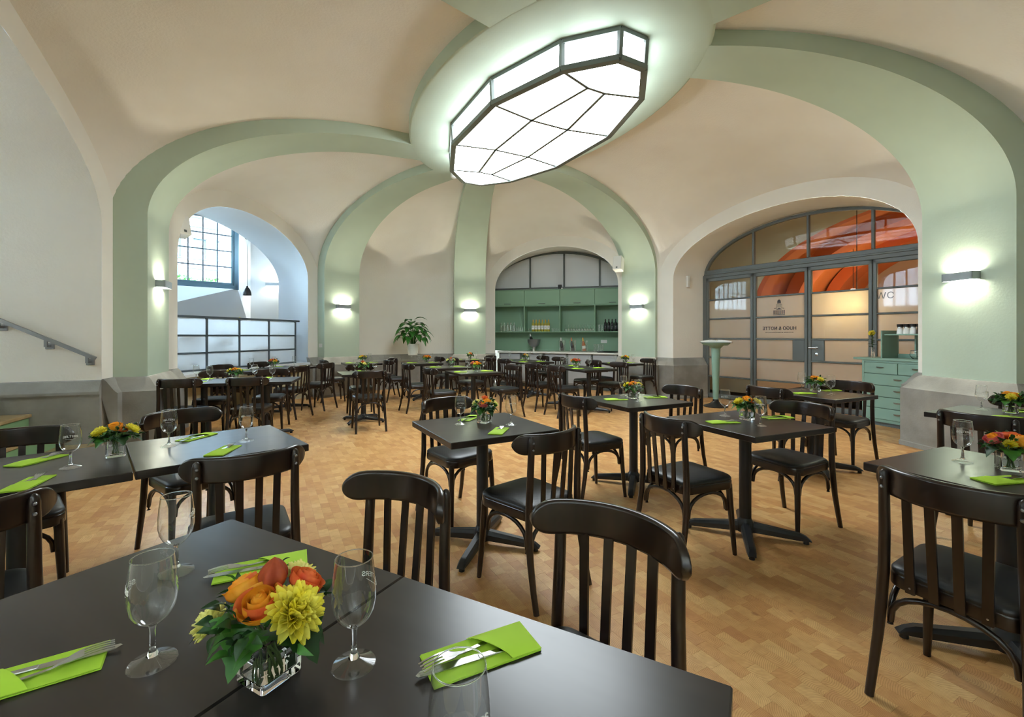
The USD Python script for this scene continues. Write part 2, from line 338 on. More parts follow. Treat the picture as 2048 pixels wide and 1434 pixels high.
plinth('baseboard_bar', pier_outline(5, 62, 74.5) + [wall_xy(74.5) + (ENT_L - wall_xy(74.5)) * k for k in (.06, .5, .97)], 'grey stone plinth at the pier between bar and entrance')
plinth('baseboard_right', [wall_xy(113) + (ENT_R - wall_xy(113)) * k for k in (.9, .5, .06)] + pier_outline(6, 113, 124), 'pale stone plinth around the right pier')
plinth('baseboard_back', [wall_xy(k) for k in np.linspace(124.6, 199, 40)], 'stone plinth along the back wall')

# arch reveals
def reveal(t0, t1, BL, BR, m, wall, z0=0.0, zc=CROWN, zs=SPR, n=40):
    BL, BR = np.array(BL), np.array(BR)
    th = np.linspace(0, np.pi, n); u = (1 - np.cos(th)) / 2
    tt = t0 + (t1 - t0) * u; fw = wall_xy(tt); fz = arch_z(tt, t0, t1)
    bw = BL + (BR - BL) * u[:, None]; bz = zs + (zc - zs) * np.sin(th)
    F_ = [(*wall_xy(t0), z0)] + [(*fw[k], fz[k]) for k in range(n)] + [(*wall_xy(t1), z0)]
    B_ = [(*BL, z0)] + [(*bw[k], bz[k]) for k in range(n)] + [(*BR, z0)]
    P = np.array([[np.array(a) * (1 - s) + np.array(b) * s for s in (0, .33, .66, 1)] for a, b in zip(F_, B_)])
    obj('reveal', grid(P), m, wall, smooth=30)
    return np.array(B_)
def slab(quad, m, parent, name='plaster'):
    v = np.array(quad, float); obj(name, T(v, [(0, j, j + 1) for j in range(1, len(v) - 1)]), m, parent, smooth=False)

# floor: pine end-grain blocks laid in rows along the hall's axis
floor = tag(UsdGeom.Xform.Define(stage, numbered('/World', 'floor')), 'glossy floor of pine end-grain blocks', 'floor', kind='structure')
slab([(-9, -4, -.012), (9, -4, -.012), (9, 16, -.012), (-9, 16, -.012)], 'tread_wood', floor, 'subfloor')
rng = np.random.default_rng(5)
cen, siz = [], []
RW = .062
for r in range(int(11.4 / RW)):
    v = -5.7 + r * RW; u = -7.0 - rng.random() * .12
    while u < 6.6:
        L = .085 + rng.random() * .055; cen.append((u + L / 2, v)); siz.append(L); u += L
cen, siz = np.array(cen), np.array(siz)
xy = C0 + cen[:, :1] * AX + cen[:, 1:] * RT
pol = np.array([*wall_xy(np.linspace(-180, 180, 181)[:-1])]); rr = np.linalg.norm(xy - C0, axis=1); an = np.arctan2(*(xy - C0).T[::-1]); pa = np.arctan2(*(pol - C0).T[::-1]); o_ = np.argsort(pa)
lim = np.interp(an, pa[o_], np.linalg.norm(pol - C0, axis=1)[o_], period=2 * np.pi)
near_entry = (xy[:, 0] > 2.5) & (xy[:, 1] > 5.5) & (xy[:, 1] < 9.9)
ok = (rr < lim + .1 + 1.6 * near_entry) & (xy[:, 1] > -.3) & (np.abs(xy[:, 0]) < 1.25 * xy[:, 1] + .9)
cen, siz, xy = cen[ok], siz[ok], xy[ok]
tone = rng.random(len(cen)); ctr = rng.normal(0, .09, (len(cen), 2)); zt = -rng.random(len(cen)) * .0005
def block(k):
    hx, hy, c, zz = siz[k] / 2 - .00015, RW / 2 - .00015, .0003, zt[k]
    L = np.array([(-hx, -hy, -.01), (hx, -hy, -.01), (hx, hy, -.01), (-hx, hy, -.01), (-hx, -hy, zz - c), (hx, -hy, zz - c), (hx, hy, zz - c), (-hx, hy, zz - c),
                  (-hx + c, -hy + c, zz), (hx - c, -hy + c, zz), (hx - c, hy - c, zz), (-hx + c, hy - c, zz)])
    return L
QF = tris([(0, 1, 5, 4), (1, 2, 6, 5), (2, 3, 7, 6), (3, 0, 4, 7), (4, 5, 9, 8), (5, 6, 10, 9), (6, 7, 11, 10), (7, 4, 8, 11), (8, 9, 10, 11)])
BL_ = np.array([block(k) for k in range(len(cen))])
Vw = np.empty_like(BL_); Vw[..., :2] = (C0 + (cen[:, None, :1] + BL_[..., :1]) * AX + (cen[:, None, 1:] + BL_[..., 1:2]) * RT); Vw[..., 2] = BL_[..., 2]
UV = BL_[..., :2] + ctr[:, None]
# the blocks that show largest and unobstructed stay single parts
dep = xy[:, 1]; px = 1024 + 900 * xy[:, 0] / np.maximum(dep, .05); py = 671 + 900 * EYE / np.maximum(dep, .05)
free = (px > 560) & (px < 2030) & (py < 1425) & (py > 900) & ~((px < 1440) & (py > 1040 + .3326 * (px - 470))) & ~((px > 1740) & (py > 950)) & ~((px > 1060) & (px < 1390) & (py > 1010))
order = np.argsort(dep + 1e3 * ~free); single = set(order[:300].tolist())
def block_mesh(name, idx, kind=None):
    V = Vw[idx].reshape(-1, 3); f = (QF[None] + 12 * np.arange(len(idx))[:, None, None]).reshape(-1, 3)
    p = obj(name, T(V, f), 'pine_block', floor, smooth=False, uv=UV[idx].reshape(-1, 2))
    UsdGeom.PrimvarsAPI(p).CreatePrimvar('tone', Sdf.ValueTypeNames.FloatArray, 'vertex').Set(Vt.FloatArray.FromNumpy(np.repeat(tone[idx], 12).astype(np.float32)))
    if kind: tag(p, kind=kind)
for k in sorted(single): block_mesh('wood_block', np.array([k]))
block_mesh('wood_blocks', np.array([k for k in range(len(cen)) if k not in single]), 'stuff')
#@@PART2
# ------------------------------------------------------------------ entrance: steel and glass screen, double door, warm foyer behind
EO, EE = np.array([4.18, 9.64]), unit([.548, -.836]); EN = np.array([-EE[1], EE[0]])     # EN points out of the hall
entry_wall, bar_wall, win_wall, stair_wall = SIDES[5], SIDES[4], SIDES[2], SIDES[1]
reveal(74.5, 113, ENT_L, ENT_R, 'white_wall', entry_wall, zc=3.52, zs=2.56)
FE = frame_m((EO[0], EO[1], 0), EE, EN)
SL, SR = -.05, 3.92
def ent_arch(s):
    x = (s - (SL + SR) / 2) / ((SR - SL) / 2); return 2.58 + .92 * math.sqrt(max(0, 1 - x * x))
MULL = [1.0, 1.975, 2.92]
screen = tag(UsdGeom.Xform.Define(stage, numbered('/World', 'window_1')), 'grey steel and glass screen with arched fanlight closing the entrance', 'glass screen', kind='structure')
def ebar(name, s0, s1, z0, z1, par, d=.06, b=.008, y0=-.03): return obj(name, into(bx(s0, s1, y0, y0 + d, z0, z1, b), FE), 'grey_metal', par, smooth=False)
def arch_ring(fn, s0, s1, w, d, n=28):
    R = []
    for k in range(n + 1):
        th = math.pi * k / n; s = (s0 + s1) / 2 - (s1 - s0) / 2 * math.cos(th); z = fn(s)
        nn = unit((math.cos(th) * -.6, math.sin(th))); R.append([(s, -d / 2, z), (s, d / 2, z), (s - nn[0] * w, d / 2, z - nn[1] * w), (s - nn[0] * w, -d / 2, z - nn[1] * w)])
    return grid(R, closed_v=True)
def fill_under(fn, s0, s1, z0, n=10, y=0.0, th=.008, drop=.05):
    s = np.linspace(s0, s1, n); pts = [(s0, z0)] + [(k, max(z0 + .001, fn(k) - drop)) for k in s] + [(s1, z0)]
    m = extr(pts, th); m.apply_transform([[1, 0, 0, 0], [0, 0, 1, y], [0, 1, 0, 0], [0, 0, 0, 1]]); m.fix_normals(); return m
m = arch_ring(ent_arch, SL, SR, .05, .07); m.fix_normals(); obj('arch_frame', into(m, FE), 'grey_metal', screen)
ebar('transom', SL, SR, 2.53, 2.70, screen, .09); ebar('transom_rail', SL, SR, 2.595, 2.63, screen, .115, y0=-.045)
ebar('post', SL - .06, SL + .05, 0, 2.6, screen, .08); ebar('post', SR - .05, SR + .06, 0, 2.6, screen, .08)
for s in MULL: ebar('mullion', s - .022, s + .022, 2.7, ent_arch(s) - .01, screen)
edges = [SL + .03] + MULL + [SR - .03]
for a, b in zip(edges[:-1], edges[1:]): obj('pane', into(fill_under(ent_arch, a + .02, b - .02, 2.70), FE), 'pane_clear', screen, smooth=False)
BARS = [.10, .46, .86, 1.25, 1.665, 2.065, 2.50]
def leaf(name, a, b, lab, lock=0):
    o = screen if name is None else tag(UsdGeom.Xform.Define(stage, numbered('/World', name)), lab, 'door', kind='structure')
    ebar('stile', a, a + .055, .0, 2.53, o); ebar('stile', b - .055, b, .0, 2.53, o); ebar('bottom_rail', a, b, .01, .10, o); ebar('top_rail', a, b, 2.46, 2.53, o)
    for z in BARS[1:-1]: ebar('glazing_bar', a + .05, b - .05, z - .016, z + .016, o, .05)
    for k, (z0, z1) in enumerate(zip(BARS[:-1], BARS[1:])):
        l, r = a + .05, b - .05
        if lock and abs(z0 - .86) < .01:
            if lock > 0: r -= .20
            else: l += .20
            ebar('lock_plate', (b - .255) if lock > 0 else a + .05, (b - .05) if lock > 0 else a + .255, .87, 1.24, o, .045, y0=-.022)
        obj('pane', into(bx(l, r, -.004, .004, z0 + .012, z1 - .012), FE), 'pane_clear' if k in (0, 5) else 'satin_door', o, smooth=False)
    return o
leaf(None, SL + .05, MULL[0], ''); leaf(None, MULL[2], SR - .05, '')
door1 = leaf('door_1', MULL[0] + .005, MULL[1] - .003, 'glazed door leaf with printed building emblem and restaurant name', 1)
door2 = leaf('door_2', MULL[1] + .003, MULL[2] - .005, 'glazed door leaf with chrome lever handle', -1)
hnd = [tube([(MULL[1] + .14, -.03, 1.10), (MULL[1] + .14, -.075, 1.10)], .011), tube([(MULL[1] + .145, -.075, 1.10), (MULL[1] + .03, -.075, 1.10)], .010), mv(lathe([(0, 0), (.026, 0), (.026, .008), (0, .008)], 20), (MULL[1] + .14, -.022, 1.10), rx=90)]
obj('door_handle', into(cat(*hnd), FE), 'steel', door2)
obj('lock_cylinder', into(mv(lathe([(0, 0), (.027, 0), (.025, .01), (.01, .012), (0, .012)], 20), (MULL[1] + .14, -.022, .99), rx=90), FE), 'steel', door2)
def print_on(txt, h, s, z, par, m, mirror=True, bold=False, name='lettering'):
    t = meshkit.text_mesh(txt, h, .0008, bold=bold); c = t.bounds.mean(0); t.apply_translation((-c[0], 0, 0))
    R = np.array([[-1 if mirror else 1, 0, 0, s], [0, 0, -1, -.0055], [0, 1, 0, z], [0, 0, 0, 1.0]]); t.apply_transform(R); t.fix_normals()
    obj(name, into(t, FE), m, par, smooth=False)
sc_ = (MULL[0] + MULL[1]) / 2 - .01
print_on('HUGO & NOTTE', .058, sc_, 1.425, door1, 'print_dark', bold=True); print_on('RESTAURANT IM FRANZÖSISCHEN DOM', .0185, sc_, 1.365, door1, 'print_dark')
print_on('WC', .10, MULL[2] + .15, 1.90, screen, 'print_grey', mirror=False)
def er(x0, x1, z0, z1): return bx(sc_ + x0, sc_ + x1, -.0065, -.0052, z0, z1)
def ep(pts):
    m = extr([(sc_ + x, z) for x, z in pts], .0013); m.apply_transform([[1, 0, 0, 0], [0, 0, 1, -.0065], [0, 1, 0, 0], [0, 0, 0, 1]]); m.fix_normals(); return m
em = [er(-.105, .105, 1.70, 1.71)] + [er(x - .008, x + .008, 1.718, 1.79) for x in (-.09, -.054, -.018, .018, .054, .09)]
em += [ep([(-.06, 1.805), (.06, 1.805), (0, 1.832)]), ep([(-.088, 1.818), (-.04, 1.826), (-.04, 1.836), (-.088, 1.828)]), ep([(.088, 1.818), (.04, 1.826), (.04, 1.836), (.088, 1.828)])]
em += [er(x - .003, x + .003, 1.84, 1.895) for x in (-.045, -.027, -.009, .009, .027, .045)] + [er(-.05, .05, 1.897, 1.903), er(-.033, .033, 1.918, 1.938)]
em += [ep([(.032 * math.cos(a), 1.943 + .045 * math.sin(a)) for a in np.linspace(0, math.pi, 14)]), er(-.002, .002, 1.985, 2.005)]
obj('emblem', into(cat(*em), FE), 'print_dark', door1, smooth=False)
# foyer behind the screen: beige walls, arch, orange vault with ribs, lamps
foyer = tag(UsdGeom.Xform.Define(stage, numbered('/World', 'wall_foyer')), 'foyer behind the glass with beige walls and orange vault', 'wall', kind='structure')
def fbox(name, s0, s1, y0, y1, z0, z1, m): obj(name, into(bx(s0, s1, y0, y1, z0, z1), FE), m, foyer, smooth=False)
fbox('floor_slab', -1.0, 7.5, .1, 7.2, -.1, -.012, 'tread_wood')
fbox('side_wall', -1.0, -.9, .1, 7, 0, 4.4, 'beige_wall'); fbox('side_wall', 7.4, 7.5, .1, 7, 0, 4.4, 'beige_wall'); fbox('end_wall', -1, 7.5, 7, 7.1, 0, 4.8, 'beige_wall')
fbox('flat_ceiling', -1, 7.5, .12, 1.4, 3.85, 3.95, 'beige_wall')
A0, A1 = .32, 6.9      # diaphragm arch towards the orange vault
def far_arch(s):
    x = (s - (A0 + A1) / 2) / ((A1 - A0) / 2); return 2.0 + 1.75 * math.sqrt(max(0, 1 - x * x))
ss = (A0 + A1) / 2 - (A1 - A0) / 2 * np.cos(np.linspace(0, np.pi, 40))
P = [[(s, 1.3, far_arch(s)), (s, 1.3, 4.0)] for s in ss]; obj('arch_wall', into(grid(P), FE), 'beige_wall', foyer, smooth=False)
fbox('pier', -1, A0, 1.3, 1.32, 0, 4.0, 'beige_wall'); fbox('vault_wall', A0 - .2, A0 - .12, 1.5, 7, 0, 2.1, 'beige_wall'); fbox('vault_wall', A1 + .12, A1 + .2, 1.5, 7, 0, 2.1, 'beige_wall'); fbox('roof', -1.2, 7.6, -.0, 7.2, 4.85, 4.95, 'beige_wall'); fbox('upper_wall', -1.1, -1.0, 0, 7.1, 3.8, 4.9, 'beige_wall'); fbox('upper_wall', 7.5, 7.6, 0, 7.1, 3.8, 4.9, 'beige_wall'); fbox('upper_wall', -1.1, 7.6, 7.1, 7.2, 3.8, 4.9, 'beige_wall'); fbox('lintel_wall', -1.1, 7.6, -.05, .02, 3.62, 4.9, 'beige_wall')
P = [[(s, y, far_arch(s)) for y in (1.3, 1.5)] for s in ss]; obj('arch_soffit', into(grid(P), FE), 'orange_deep', foyer, smooth=30)
tau = np.linspace(0, np.pi, 40)
P = [[((A0 + A1) / 2 - ((A1 - A0) / 2 + .12) * math.cos(a), y, 2.0 + 1.9 * math.sin(a)) for y in np.linspace(1.5, 7, 8)] for a in tau]; obj('orange_vault', into(grid(P), FE), 'orange_wall', foyer, smooth=True)
for y0, y1 in ((2.6, 3.1), (4.6, 5.2)):
    ring = []
    for a in tau:
        c, s_ = math.cos(a), math.sin(a); ring.append([((A0 + A1) / 2 - (w) * c, y, 2.0 + h * s_) for (w, h, y) in ((3.3, 2.0, y0), (3.02, 1.72, y0), (3.02, 1.72, y1), (3.3, 2.0, y1))])
    obj('vault_rib', into(grid(ring), FE), 'orange_deep', foyer, smooth=20)
def ray_spot(s, y, z): p = EO + EE * s + EN * y; return (float(p[0]), float(p[1]), z)
for k, (s, y, z, r) in enumerate(((2.55, .42, 1.86, .06), (4.6, 4.2, 2.3, .16), (1.4, 3.5, 2.3, .10))):
    t = thing('globe_lamp', ['small warm foyer lamp behind the glazed door', 'larger warm globe lamp far under the orange vault', 'warm globe lamp in the middle of the foyer'][k], 'lamp', ray_spot(s, y, z))
    obj('globe', lathe([(0, -r)] + [(r * math.cos(a), r * math.sin(a)) for a in np.linspace(-1.5, 1.5, 12)] + [(0, r)], 16), 'warm_near' if k == 0 else 'warm_glow', t)
    obj('cord', tube([(0, 0, r), (0, 0, (3.75 if y < 1.3 else 3.55) - z)], .006, 6), 'black_plastic', t)

# ------------------------------------------------------------------ bar alcove
BO, BE = np.array([-.42, 12.15]), unit([.969, -.246]); BN = np.array([-BE[1], BE[0]]); FB = frame_m((BO[0], BO[1], 0), BE, BN)
bl, br_ = BO - BE * .28 + BN * .42, BO + BE * 3.75 + BN * .42
reveal(28.5, 62, bl, br_, 'white_wall', bar_wall, zc=3.58, zs=2.5)
fan = tag(UsdGeom.Xform.Define(stage, numbered('/World', 'window_2')), 'frosted fanlight above the bar cupboards', 'window', kind='structure')
def bar_arch(s): x = (s - 1.6) / 2.0; return 2.45 + 1.13 * math.sqrt(max(0, 1 - x * x))
obj('backing_wall', into(cat(bx(-.6, 4.2, .75, .79, 0, 4.0), bx(-.6, 4.2, .2, .79, 3.72, 3.76), bx(-.62, -.58, .05, .79, 0, 3.8), bx(4.16, 4.2, .05, .79, 0, 3.8)), FB), 'white_wall', fan, smooth=False)
MB_ = [-.28, .85, 1.78, 2.72, 3.6]
for a, b in zip(MB_[:-1], MB_[1:]): obj('pane', into(fill_under(bar_arch, a + .02, b - .02, 2.60, y=.40), FB), 'fan_glass', fan, smooth=False)
for s in MB_[1:-1]: obj('mullion', into(bx(s - .022, s + .022, .36, .43, 2.55, bar_arch(s), .004), FB), 'grey_metal', fan, smooth=False)
m = mv(arch_ring(bar_arch, -.4, 3.6, .06, .08), (0, .40, 0)); m.fix_normals(); obj('arch_frame', into(m, FB), 'grey_metal', fan)
obj('transom', into(bx(-.4, 4.0, .34, .42, 2.54, 2.62, .006), FB), 'grey_metal', fan, smooth=False)
t = thing('spotlight', 'small dark spotlight on the rail above the bar cupboards', 'spotlight', (*(BO + BE * 1.68 + BN * .27), 2.60)); obj('housing', bx(-.05, .05, -.05, .05, -.07, .07, .01), 'black_plastic', t); obj('lens', mv(lathe([(0, 0), (.022, 0), (.022, .02), (0, .02)], 16), (.05, -.05, -.03), rx=90), 'white_plastic', t)
def arch_plate(fn, a, b, zb, r, y, F):
    s_ = np.linspace(a, b, 50); hole = Polygon([(a, zb)] + [(k, fn(k) + .005) for k in s_] + [(b, zb)]); m = extr(sbox(*r).difference(hole), .02)
    m.apply_transform([[1, 0, 0, 0], [0, 0, 1, y], [0, 1, 0, 0], [0, 0, 0, 1]]); m.fix_normals(); return into(m, F)
obj('arch_infill', arch_plate(bar_arch, -.4, 3.6, -.05, (-.6, -.1, 4.2, 3.76), .412, FB), 'white_wall', fan, smooth=False)
obj('arch_infill', arch_plate(ent_arch, SL - .02, SR + .02, -.05, (-1.1, -.1, 7.6, 4.9), -.008, FE), 'beige_wall', foyer, smooth=False)
cab = thing('bar_cupboard', 'green wall cupboard with four flap doors over open shelves, behind the bar', 'cupboard')
SH = [-.15, .772, 1.718, 2.62, 3.5]
def cb(name, x0, x1, y0, y1, z0, z1, m='cab_green', par=cab, b=.003): return obj(name, into(bx(x0, x1, y0, y1, z0, z1, b), FB), m, par, smooth=False)
cb('back_panel', -.2, 3.7, .36, .38, .908, 2.54); cb('top_board', -.2, 3.6, .0, .36, 2.51, 2.535); cb('middle_board', -.2, 3.6, .0, .36, 2.09, 2.115); cb('lower_shelf', -.2, 3.6, .0, .36, 1.40, 1.425)
for s in SH: cb('divider', s - .014, s + .014, .0, .36, 1.425, 2.09)
for a, b in zip(SH[:-1], SH[1:]):
    d = cb('door', a + .003, b - .003, -.02, 0, 2.115, 2.505); cb('handle', (a + b) / 2 - .09, (a + b) / 2 + .09, -.036, -.02, 2.150, 2.165, 'grey_metal', d)
CO0, CO1 = wall_xy(28.9), wall_xy(61.6); CE = unit(CO1 - CO0); CN = np.array([-CE[1], CE[0]]); CL = float(np.linalg.norm(CO1 - CO0)); FC = frame_m((CO0[0], CO0[1], 0), CE, CN)
ctr_ = thing('bar_counter', 'long bar counter with pale top and grey panelled front', 'counter')
obj('worktop', into(bx(-.02, CL + .02, .10, 1.05, .868, .905, .004), FC), 'counter_white', ctr_, smooth=False)
obj('carcass', into(bx(0, CL, .18, .95, .1, .868), FC), 'counter_front', ctr_, smooth=False); obj('kick_board', into(bx(0, CL, .22, .5, 0, .1), FC), 'grey_metal', ctr_, smooth=False)
nb = 5
for k in range(nb): obj('front_panel', into(bx(CL * k / nb + .03, CL * (k + 1) / nb - .03, .155, .18, .13, .84, .006), FC), 'counter_front', ctr_, smooth=False)
for k in range(nb + 1): obj('upright', into(bx(max(0, CL * k / nb - .025), min(CL, CL * k / nb + .025), .165, .19, .1, .868), FC), 'grey_metal', ctr_, smooth=False)
def onshelf(s, y, z): z = z + .0005; p = BO + BE * s + BN * y; return (float(p[0]), float(p[1]), z)
def oncounter(s, y, z=.905): p = CO0 + CE * s + CN * y; return (float(p[0]), float(p[1]), z)
BANG = math.degrees(math.atan2(BE[1], BE[0]))
ORD = ['first', 'second', 'third', 'fourth', 'fifth', 'sixth', 'seventh', 'eighth', 'ninth', 'tenth', 'eleventh']
BOT = [(0, .0), (.036, .0), (.038, .004), (.038, .19), (.034, .215), (.016, .245), (.014, .26), (.014, .305), (0, .305)]
def bottle(name, label, loc, body, foil, paper, grp, rz=0, slim=1.0):
    t = thing(name, label, 'bottle', loc, rz, grp)
    obj('body', lathe(BOT[:-2] + [(.014, .262), (0, .262)], 18), body, t); obj('foil', lathe([(0, .258), (.0155, .258), (.0155, .308), (.014, .312), (0, .312)], 16), foil, t)
    obj('paper_label', lathe([(.0386, .055), (.0389, .056), (.0389, .155), (.0386, .156)], 24), paper, t)
    obj('label_mark', mv(lathe([(0, 0), (.012, 0), (.012, .001), (0, .001)], 12), (0, -.0388, .115), rx=90), 'print_grey', t); return t
b0 = bottle('white_wine_bottle', 'first of six white wine bottles from the left, gold capsules, second bar shelf', onshelf(.99, .10, 1.425), 'wine_white', 'gold_foil', 'paper_label', 'six white wine bottles on the second bar shelf', BANG)
for k in range(1, 6): dup(b0, onshelf(.99 + .083 * k, .10, 1.425), BANG, ORD[k] + ' of six white wine bottles from the left, gold capsules, second bar shelf')
b1 = bottle('dark_wine_bottle', 'first of five dark wine bottles from the left on the last bar shelf', onshelf(2.88, .10, 1.425), 'wine_dark', 'black_plastic', 'dark_label', 'five dark wine bottles on the last bar shelf', BANG)
for k in range(1, 5): dup(b1, onshelf(2.88 + .085 * k, .10, 1.425), BANG, ORD[k] + ' of five dark wine bottles from the left on the last bar shelf')
car = thing('water_carafe', 'first tall clear glass carafe from the left in the first bar shelf', 'carafe', onshelf(.10, .12, 1.425), 0, 'tall water carafes in the first bar shelf')
CAR = [(0, 0), (.042, 0), (.044, .01), (.044, .16), (.036, .19), (.020, .205), (.020, .235), (.024, .24)]
obj('carafe_body', lathe(CAR, 18), 'shelf_glass', car)
for k in range(1, 5): dup(car, onshelf(.10 + .092 * k, .10, 1.425), 0, ORD[k] + ' tall clear glass carafe from the left in the first bar shelf')
cs = thing('small_carafe', 'first small clear carafe from the left in the first bar shelf', 'carafe', onshelf(.545, .10, 1.425), 0, 'small carafes in the first bar shelf'); obj('carafe_body', mv(lathe(CAR, 16), s=.55), 'shelf_glass', cs)
for k in range(1, 5): dup(cs, onshelf(.545 + .05 * k, .10, 1.425), 0, ORD[k] + ' small clear carafe from the left in the first bar shelf')
wg = thing('bar_wine_glass', 'first upside down stemmed glass from the left, front row, third bar shelf', 'glass', onshelf(1.86, .10, 1.425), 0, 'rows of upside down glasses on the third bar shelf')
obj('glass_body', lathe([(.030, 0), (.034, .03), (.032, .06), (.012, .085), (.004, .10), (.004, .165), (.03, .172), (.032, .175)], 14), 'shelf_glass', wg)
for k in range(1, 22): dup(wg, onshelf(1.86 + .071 * (k % 11), .10 + .09 * (k // 11), 1.425), 0, ORD[k % 11] + ' upside down stemmed glass from the left, ' + ('front', 'rear')[k // 11] + ' row, third bar shelf')
for q, (s0, n) in enumerate(((.80, 3), (1.52, 3), (2.72, 2))):
    tb = None
    for k in range(n):
        if tb is None:
            tb = thing('shelf_tumbler', ['first low clear tumbler from the left, left of the white wine bottles', 'first low clear tumbler from the left, right of the white wine bottles', 'first tall clear tumbler beside the dark wine bottles'][q], 'glass', onshelf(s0, .1, 1.425), 0, ['tumblers left of the white wine', 'tumblers right of the white wine', 'tumblers beside the dark wine'][q])
            hh = .085 if q < 2 else .17
            obj('glass_body', lathe([(0, 0), (.028, 0), (.033, hh)], 14), 'shelf_glass', tb)
        else: dup(tb, onshelf(s0 + .072 * k, .12, 1.425), 0, ['', 'second ', 'third '][k] + ['low clear tumbler from the left, left of the white wine bottles', 'low clear tumbler from the left, right of the white wine bottles', 'tall clear tumbler beside the dark wine bottles'][q])
bk = thing('wine_cooler', 'footed steel wine cooler bowl on the bar counter', 'wine cooler', oncounter(.80, .62)); obj('foot', lathe([(0, 0), (.055, 0), (.05, .02), (.042, .09), (.055, .12), (0, .12)], 24), 'steel', bk); obj('bowl', lathe([(0, .11), (.07, .115), (.13, .16), (.165, .24), (.172, .31), (.18, .315), (.165, .31), (.158, .24), (.12, .17), (0, .13)], 28), 'dull_steel', bk)
ic = thing('cooler_bottle', 'foil-topped bottle lying in the steel wine cooler', 'bottle', oncounter(.77, .62, 1.06)); obj('body', mv(lathe(BOT, 14), ry=-14), 'wine_dark', ic); obj('foil', mv(lathe([(0, .24), (.02, .24), (.016, .312), (0, .314)], 14), ry=-14), 'silver_foil', ic)
for k, (s, body, foil, lab, pl) in enumerate(((1.62, 'wine_dark', 'silver_foil', 'champagne bottle with silver foil leaning in a clear cooler on the bar', 'dark_label'), (1.90, 'wine_dark', 'copper_foil', 'champagne bottle with copper foil leaning in a clear cooler on the bar', 'dark_label'), (2.20, 'wine_rose', 'gold_foil', 'rosé bottle with gold foil and white label in a clear cooler on the bar', 'paper_label'))):
    p = oncounter(s, .55); cl = thing('clear_cooler', 'clear bottle cooler holding the ' + ['silver-foil champagne', 'copper-foil champagne', 'rosé bottle'][k], 'bottle cooler', p); obj('cooler_body', lathe([(0, 0), (.075, 0), (.10, .25), (.105, .29)], 22), 'shelf_glass', cl)
    t = thing('champagne_bottle', lab, 'bottle', (p[0], p[1], .93)); A = dict(ry=-7)
    obj('body', mv(lathe([(0, 0), (.04, 0), (.043, .005), (.043, .16), (.03, .21), (.015, .26), (.015, .33), (0, .33)], 18), **A), body, t); obj('foil', mv(lathe([(.019, .24), (.0165, .27), (.0165, .335), (0, .338)], 14), **A), foil, t); obj('paper_label', mv(lathe([(.0434, .06), (.0437, .061), (.0437, .13), (.0434, .131)], 22), **A), pl, t)
ct = thing('counter_glass', 'first tall clear glass, front row, right of the bar coolers', 'glass', oncounter(2.48, .5), 0, 'cluster of clear glasses on the bar counter'); obj('glass_body', lathe([(0, 0), (.03, 0), (.036, .2)], 14), 'shelf_glass', ct)
for k in range(1, 6): dup(ct, oncounter(2.48 + .085 * (k % 3), .5 + .1 * (k // 3)), 0, ORD[k % 3] + ' tall clear glass, ' + ('front', 'rear')[k // 3] + ' row, right of the bar coolers')
tr = thing('serving_tray', 'flat black serving tray at the right end of the bar counter', 'tray', oncounter(2.80, .46), BANG); obj('tray_body', lathe([(0, 0), (.24, 0), (.27, .022), (.262, .024), (.236, .006), (0, .006)], 32), 'black_plastic', tr)
def wallplate(name, label, loc, rz, w, h, holes):
    t = thing(name, label, 'socket', loc, rz); obj('plate', bx(-w / 2, w / 2, -.012, 0, -h / 2, h / 2, .003), 'white_plastic', t)
    for k in range(holes): obj('socket_well', mv(lathe([(0, 0), (.02, 0), (.022, .004), (.017, .004), (.016, .001), (0, .001)], 16), ((k - (holes - 1) / 2) * .075, -.0125, 0), rx=90), 'counter_white', t)
    return t
wallplate('power_socket', 'white double power socket on the green bar back panel', onshelf(2.83, .358, 1.16), BANG, .16, .085, 2)

# ------------------------------------------------------------------ window alcove with frosted railing, street outside
reveal(-62, -28.5, (-5.95, 5.6), (-5.42, 10.45), 'sill_white', win_wall, z0=.6, zc=3.5, zs=2.5)
alc = tag(UsdGeom.Xform.Define(stage, numbered('/World', 'wall_alcove')), 'raised white window alcove behind the frosted railing', 'wall', kind='structure')
w1, w2 = wall_xy(-62), wall_xy(-28.5)
tt = np.linspace(-62, -28.5, 20); ww = wall_xy(tt)
obj('parapet', grid([[(*p, 0), (*p, .74)] for p in ww]), 'olive_wall', alc, smooth=True)
oo = ww + (C0 - ww) / np.linalg.norm(C0 - ww, axis=1, keepdims=True) * .10; oi = ww - (C0 - ww) / np.linalg.norm(C0 - ww, axis=1, keepdims=True) * .45
rim = [[(*a, .70), (*a, .745), (*b, .745), (*b, .60)] for a, b in zip(oo, oi)]; obj('ledge', grid(rim), 'sill_white', alc, smooth=20)
slab([(-4.6, 5.2, .60), (-4.3, 10.6, .60), (-6.2, 12.2, .60), (-9.0, 7.4, .60)], 'tread_wood', alc, 'platform')
WB, WE = np.array([-6.10, 10.0]), unit([-.80, -.82]); WN = np.array([WE[1], -WE[0]])          # window line, running left; WN points outside
if WN @ np.array([-1, 1]) < 0: WN = -WN
WIN_W, WZ0, WZ1 = 2.9, 2.42, 4.2
WL = WB + WE * WIN_W
FW = frame_m((WB[0], WB[1], 0), WE, WN)
pR = (-6.36, 10.95)
slab([(*WB, WZ0 - .05), (*pR, 1.40), (*pR, 4.4), (*WB, 4.4)], 'sill_white', alc)
slab([(*pR, .6), (-5.1, 11.15), (-5.1, 11.15), (*pR, 4.4)] if False else [(*pR, .6), (-4.9, 11.2, .6), (-4.9, 11.2, 4.4), (*pR, 4.4)], 'alcove_grey', alc)
inL, inR = WL - WN * 1.05, np.array(pR)
